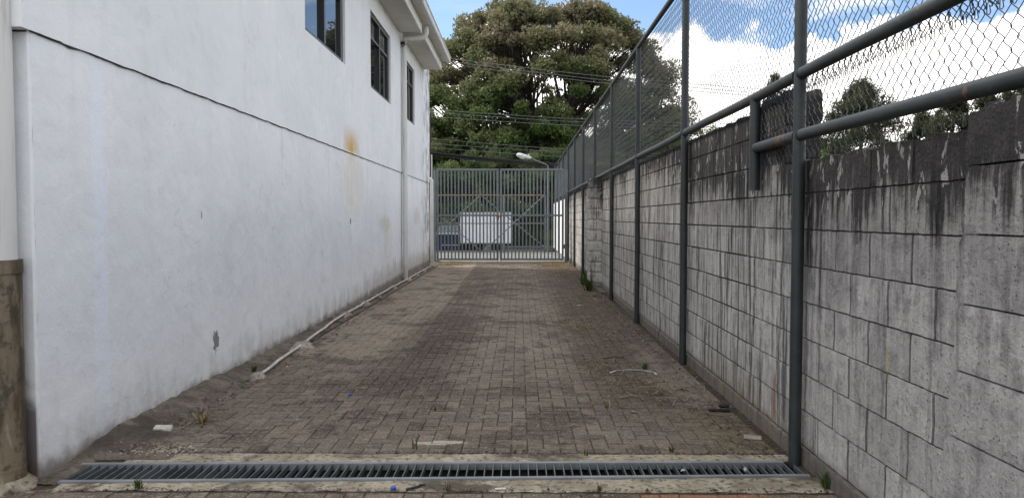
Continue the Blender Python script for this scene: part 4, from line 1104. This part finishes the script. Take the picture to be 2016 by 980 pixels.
# far wood behind everything
C = np.stack([rng.uniform(-45, 75, 60000), rng.uniform(70, 76, 60000), rng.uniform(0, 1, 60000)**.8], 1)
C[:, 2] = -.7+C[:, 2]*(4.6+1.0*np.sin(C[:, 0]*.5)+.6*np.sin(C[:, 0]*1.7))
V, F = leaf_mesh(C, None, .5, 1.8, .2); npmesh('woodland', V, F, M['mango'], np.clip(rng.normal(.35, .2, len(C)), 0, 1))['kind'] = 'stuff'
wd = bpy.data.objects['woodland']; tag(wd, 'distant dark band of woodland behind the street', 'woodland')
C = np.stack([rng.uniform(-9, 9, 22000), rng.uniform(51.5, 53, 22000), rng.uniform(-.7, 3.4, 22000)], 1)
V, F = leaf_mesh(C, None, .3, 2.0, .4); o = npmesh('hedge', V, F, M['mango'], np.clip(rng.normal(.22, .15, len(C)), 0, 1)); tag(o, 'dark dense hedge behind the parked truck', 'hedge')

# ------------------------------------------------------------------ overhead wires
def wire(name, label, group, Y, pts_px, r, mat):
    """through two pixels at depth Y, sagging, running on past both sides"""
    (xa, ya), (xb, yb) = pts_px
    A = Vector(((xa-1022)/1515*Y, Y, 1.42+(428-ya)/1515*Y)); B = Vector(((xb-1022)/1515*Y, Y, 1.42+(428-yb)/1515*Y))
    d_ = (B-A)/(B.x-A.x); P = []
    for x_ in np.linspace(-24, 34, 60):
        P.append((x_, Y+(x_-A.x)*.02, A.z+d_.z*(x_-A.x)*(1 if x_ < B.x else .95)+.0016*(x_-A.x)*(x_-B.x)))
    mb = MB(); mb.tube(P, r, 5, caps=False); return tag(mb.build(name, mat, fix=False), label, 'cable', group)
wm = simple('cable_weathered', (.13, .135, .14), .6); wb = simple('cable_black', (.012, .012, .014), .6)
G1, G2, G3 = 'upper power lines', 'middle power lines', 'lower thin lines'
for (a_, b_, w_) in (((885, 118), (1210, 155), 'highest'), ((885, 124), (1210, 162), 'middle'), ((878, 128), (1210, 168), 'lowest')):
    wire('power_line', '%s of the three upper power lines crossing the big tree crown' % w_, G1, 41.0, (a_, b_), .013, wm)
for (a_, b_, w_) in (((848, 217), (1150, 236), 'highest'), ((848, 222), (1150, 242), 'middle'), ((848, 231), (1150, 249), 'lowest')):
    wire('power_line', '%s of the three middle power lines, over the drooping trees' % w_, G2, 40.0, (a_, b_), .012, wm)
for i, (a_, b_) in enumerate((((860, 275), (1105, 294)), ((860, 284), (1105, 300)), ((860, 292), (1105, 309)))):
    wire('power_line', ('highest', 'middle', 'lowest')[i]+' of the thin lines just above the thick cable bundle', G3, 39.0, (a_, b_), .010, wm)
for i in range(5):
    wire('communication_cable', ('topmost', 'second', 'middle', 'fourth', 'bottom')[i]+' cable in the thick black bundle behind the street lamp head', 'cables of the black bundle', 38.0+.05*i, ((850, 301+i*1.5), (1100, 322+i*2.6)), .032 if i in (1, 2) else .022, wb)

# ------------------------------------------------------------------ litter, weeds, straw
def solid(name, label, cat, loc, parts):
    pass
def kite(mb, c, L, W, ang, el, tint, bend=.0):
    d_ = Vector((math.cos(ang)*math.cos(el), math.sin(ang)*math.cos(el), math.sin(el))); s_ = Vector((-math.sin(ang), math.cos(ang), 0))
    c = Vector(c); m_ = c+d_*L*.55+Vector((0, 0, bend)); e_ = c+d_*L
    mb.add([c-s_*W*.3, m_-s_*W*.5, e_, m_+s_*W*.5, c+s_*W*.3], [(0, 1, 2, 3, 4)], tint)
def weed(loc, h, n, label, mat='weed', spread=.6):
    mb = MB(); rr_ = random.Random(str(loc))
    for _ in range(n):
        kite(mb, (rr_.gauss(0, h*.12), rr_.gauss(0, h*.12), -.01), h*rr_.uniform(.5, 1.1), h*.10, rr_.uniform(0, 6.28), rr_.uniform(1.5-spread, 1.5), rr_.random(), bend=h*.06)
    o = mb.build('weed', M[mat], fix=False); o.location = loc; return tag(o, label, 'weed', 'weeds in the paving joints')
weed((-.635, 4.66, 0), .10, 5, 'single tall upright green weed left of the cement smear', spread=.25)
weed((-.02, 4.60, 0), .035, 16, 'tiny green weed in the kerb joint near the middle of the grate')
weed((.03, 4.61, 0), .035, 14, 'tiny green weed just right of another, behind the grate middle')
weed((.40, 4.56, 0), .055, 12, 'small spreading weed on the kerb strip right of the grate middle')
weed((.927, 4.62, 0), .06, 22, 'leafy green weed behind the right part of the grate')
weed((-2.0, 3.97, 0), .065, 34, 'grassy green tuft in front of the left part of the grate')
weed((-.37, 3.965, 0), .055, 10, 'small green weed in front of the grate, between the blue cap and the cigarette end')
weed((.42, 3.97, 0), .045, 26, 'low flat green weed in front of the right half of the grate')
weed((-.62, 5.62, 0), .05, 10, 'small weed in the paving left of centre, beyond the cement smear')
weed((1.62, 4.02, 0), .10, 46, 'green grass tuft at the foot of the near block wall')
weed((-2.42, 6.95, .02), .07, 40, 'green tuft beside the near end of the thin plastic pipe')
weed((1.34, 14.9, 0), .28, 60, 'tall green weed at the foot of the block pillar')
weed((1.42, 16.3, 0), .34, 50, 'tall green weed behind the block pillar')
weed((1.18, 7.15, 0), .09, 26, 'dry green tuft right of the white plastic strip')
weed((.66, 5.72, 0), .07, 16, 'yellow dry tuft in the paving in front of the plastic strip', 'straw', 1.0)
weed((-2.19, 5.25, .0), .12, 46, 'yellowish dry grass tuft beside the broken block chunk', 'straw', 1.2)
# straw: loose dry stalks
mb = MB()
def straws(cx, cy, sx, sy, n, L0=.05, L1=.22):
    for _ in range(n):
        x_, y_ = random.gauss(cx, sx), random.gauss(cy, sy)
        if not (-2.4 < x_ < 1.58 and 4.5 < y_ < 24.6): continue
        L = random.uniform(L0, L1); a_ = random.uniform(0, 6.28); z_ = random.uniform(.004, .02)
        kite(mb, (x_, y_, z_), L, random.uniform(.0022, .0055)*(1+.06*y_), a_, random.uniform(-.03, .18), random.random(), bend=random.uniform(-.005, .02))
straws(1.0, 6.7, .33, .45, 210); straws(1.15, 6.2, .22, .2, 110); straws(.75, 7.2, .1, .15, 90); straws(.75, 9.5, .3, 1.4, 240); straws(.8, 10.0, .15, .3, 160); straws(1.0, 12.0, .25, 1.0, 420); straws(1.25, 14, .2, .8, 260)
straws(1.25, 21.5, .2, 1.8, 900, .08, .35); straws(1.05, 23.4, .33, .6, 1800, .08, .3); straws(-2.15, 23.5, .3, .5, 2200, .08, .3); straws(-2.25, 5.3, .08, .1, 50, .03, .12)
straws(.2, 8, 1, 3, 90, .03, .1)
tag(mb.build('straw', M['straw'], fix=False), 'loose dry straw and cut grass scattered over the right side of the paving', 'straw', kind='stuff')
mb = MB()
for _ in range(4200):
    x_ = random.choice((random.uniform(-2.3, 1.6), random.gauss(1.5, .12), random.gauss(-2.3, .08))); y_ = 4.5+abs(random.gauss(0, 6)); 
    if not (-2.45 < x_ < 1.62 and y_ < 24): continue
    s_ = random.uniform(.003, .011)*(1+.06*y_)
    kite(mb, (x_, y_, random.uniform(.004, .010)+.02*(x_ < -2.33)), s_*2, s_*1.2, random.uniform(0, 6.28), random.uniform(-.1, .5), random.random()**1.2)
for _ in range(900):
    x_ = random.uniform(-2.4, 1.6); y_ = random.choice((4.587, 3.94))+random.gauss(0, .010); s_ = random.uniform(.003, .010)
    kite(mb, (x_, y_, random.uniform(.001, .006)), s_*2, s_*1.3, random.uniform(0, 6.28), random.uniform(-.1, .6), random.random()**1.8)
tag(mb.build('grit', M['litter'], fix=False), 'small grit and leaf crumbs scattered over the paving', 'grit', kind='stuff')
# countable litter
mb = MB(); mb.box(-.055, .055, -.04, .04, 0, .05, bevel=.006); mb.box(-.05, .02, -.048, -.041, 0, .026, bevel=.002)
o = mb.build('block_chunk', simple('pale_chunk', (.52, .50, .44), .9, var=.2, scale=30, bmp=.006)); o.location = (-2.345, 4.99, .0); o.rotation_euler = (0, .06, .25); tag(o, 'pale broken block chunk lying near the white wall', 'rubble')
capm = simple('blue_plastic', (.02, .06, .36), .4, var=.1)
def capo(loc, label, rz=0):
    mb = MB(); mb.tube([(0, 0, 0), (0, 0, .010), (0, 0, .0125)], [.015, .0148, .0125], 18); o = mb.build('bottle_cap', capm); o.location = loc; o.rotation_euler = (.05, .08, 0); tag(o, label, 'bottle cap'); return o
capo((-1.348, 6.08, .003), 'flat blue bottle cap on the paving near the white wall'); capo((-.657, 3.965, .002), 'bright blue bottle cap in front of the grate')
mb = MB(); mb.box(-.05, .05, -.009, .009, 0, .006, bevel=.002, M=Matrix.Rotation(.7, 4, 'Z')); mb.box(.02, .055, .02, .036, .002, .010, bevel=.002)
o = mb.build('strap_piece', simple('black_rubber', (.012, .012, .013), .5)); o.location = (-.55, 3.985, .003); tag(o, 'small torn black rubber strap piece beside the blue cap', 'scrap')
mb = MB(); mb.tube([(-.025, 0, .005), (.03, .006, .005)], .0045, 8); o = mb.build('cigarette_end', simple('cigarette_paper', (.7, .68, .64), .8)); o.location = (-.10, 3.965, 0); tag(o, 'white cigarette end in front of the middle of the grate', 'cigarette end')
bk = simple('black_scrap', (.010, .010, .010), .6)
mb = MB(); mb.box(-.085, .07, -.022, .022, .004, .018, bevel=.006); mb.box(-.01, .07, .02, .06, .018, .045, bevel=.012); o = mb.build('shoe_sole', bk); o.location = (1.475, 5.60, .002); o.rotation_euler = (0, 0, -.12); tag(o, 'black crumpled rubber scrap near the foot of the block wall', 'scrap')
mb = MB(); mb.box(-.055, .055, -.035, .035, 0, .014, bevel=.004); mb.tube([(0, 0, .013), (0, 0, .0155)], .009, 10)
o = mb.build('tile_piece', simple('pale_tile', (.27, .25, .22), .85, var=.2, scale=20)); o.location = (1.50, 4.90, .004); o.rotation_euler = (0, 0, -.3); tag(o, 'small square concrete tile piece near the base of the nearest fence post', 'rubble')
mb = MB(); wp = [(.83, 6.95), (.90, 7.05), (1.02, 7.09), (1.14, 7.07), (1.235, 6.95), (1.225, 6.84)]
for i in range(len(wp)-1):
    a_, b_ = Vector((*wp[i], .010)), Vector((*wp[i+1], .012)); n_ = (b_-a_).normalized().cross(Vector((0, 0, 1)))*(.010 if i in (0, 4) else .005)
    mb.add([a_-n_, b_-n_, b_+n_, a_+n_, a_-n_+Vector((0, 0, .004)), b_-n_+Vector((0, 0, .004)), b_+n_+Vector((0, 0, .006)), a_+n_+Vector((0, 0, .006))], [(0, 1, 2, 3), (4, 5, 6, 7), (0, 1, 5, 4), (3, 2, 6, 7)], [.1, .1, .1, .1, .1][0])
o = mb.build('plastic_strip', simple('white_plastic', (.62, .62, .60), .5, var=.25, scale=9)); tag(o, 'bent white plastic strip lying on the paving by the right wall', 'scrap')
for (x_, y_, L, a_, lab) in ((.95, 7.7, .22, .2, 'small dark stick beyond the white plastic strip'), (.88, 6.02, .20, .35, 'pale bent twig in front of the white plastic strip'), (1.12, 6.35, .24, -.2, 'pale twig right of the straw heap near the wall'), (1.33, 6.25, .12, .1, 'short dark twig close to the right wall')):
    mb = MB(); mb.tube([(-L/2, 0, .008), (0, .012, .016), (L/2, -.006, .008)], [.005, .006, .003], 6); mb.tube([(0, .012, .014), (L*.2, .05, .02)], [.003, .0015], 5)
    o = mb.build('twig', M['bark'] if 'dark' in lab else simple('pale_twig', (.27, .22, .15), .8)); o.location = (x_, y_, 0); o.rotation_euler = (0, 0, a_); tag(o, lab, 'twig', 'twigs on the paving')
for (x_, y_, lab) in ((.83, 5.55, 'crumpled white paper scrap in front of the dry tuft'), (.98, 12.3, 'white paper scrap in the straw near the third fence post'), (1.3, 13.3, 'white paper scrap on the footing before the block pillar'), (-1.85, 23.6, 'white paper scrap on dry grass by the left gate post')):
    mb = MB(); s_ = .03*(1+.12*max(0, y_-6)); V = [(math.cos(k*1.05)*s_*random.uniform(.6, 1.2), math.sin(k*1.05)*s_*.6*random.uniform(.6, 1.2), random.uniform(.004, .022)) for k in range(6)]+[(0, 0, .016)]
    mb.add(V, [(k, (k+1) % 6, 6) for k in range(6)]); o = mb.build('paper_scrap', simple('paper', (.6, .6, .58), .8), fix=False); o.location = (x_, y_, 0); tag(o, lab, 'scrap', 'paper scraps')
for (x_, y_, lab) in ((.92, 4.27, 'crumpled grey plastic scrap caught in the grate slots right of the middle'), (1.28, 4.30, 'small white paper scrap caught in the grate near the right end')):
    mb = MB(); V = [(math.cos(k*1.05)*.017*random.uniform(.6, 1.1), math.sin(k*1.05)*.014*random.uniform(.6, 1.1), random.uniform(-.01, .008)) for k in range(6)]+[(0, 0, .014)]
    mb.add(V, [(k, (k+1) % 6, 6) for k in range(6)]); o = mb.build('scrap', simple('thin_plastic', (.40, .41, .40), .4), fix=False); o.location = (x_, y_, .002); tag(o, lab, 'scrap')
# two dark plates by the wall
pl = simple('dark_lid', (.018, .018, .02), .5)
for (x_, y_, lab) in ((-2.46, 4.86, 'dark oval hole cover nearer the white wall'), (-2.40, 4.70, 'dark oval hole cover nearer the grate')):
    mb = MB(); mb.tube([(0, 0, 0), (0, 0, .006)], .055, 20); mb.tube([(0, 0, .006), (0, 0, .009)], .046, 20); o = mb.build('hole_cover', pl); o.scale = (1.0, .62, 1); o.location = (x_, y_, .032 if y_ > 4.8 else .018); o.rotation_euler = (0, .06, 0); tag(o, lab, 'hole cover', 'hole covers by the wall')
# loose mortar crumbs near the left end of the grate
mb = MB()
for _ in range(160):
    x_, y_ = random.gauss(-2.2, .13), random.gauss(4.62, .07); s_ = random.uniform(.003, .011)
    if x_ < -2.5: continue
    mb.box(-s_, s_, -s_*.7, s_*.7, -s_*.5, s_*.6, bevel=s_*.4, M=Matrix.Translation((x_, y_, .012+.03*max(0, -2.25-x_)*3)) @ Matrix.Rotation(random.uniform(0, 3), 4, 'Z') @ Matrix.Rotation(.4, 4, 'X'))
tag(mb.build('mortar_crumbs', M['kerb']), 'pale mortar crumbs scattered at the left end of the grate', 'rubble', kind='stuff')
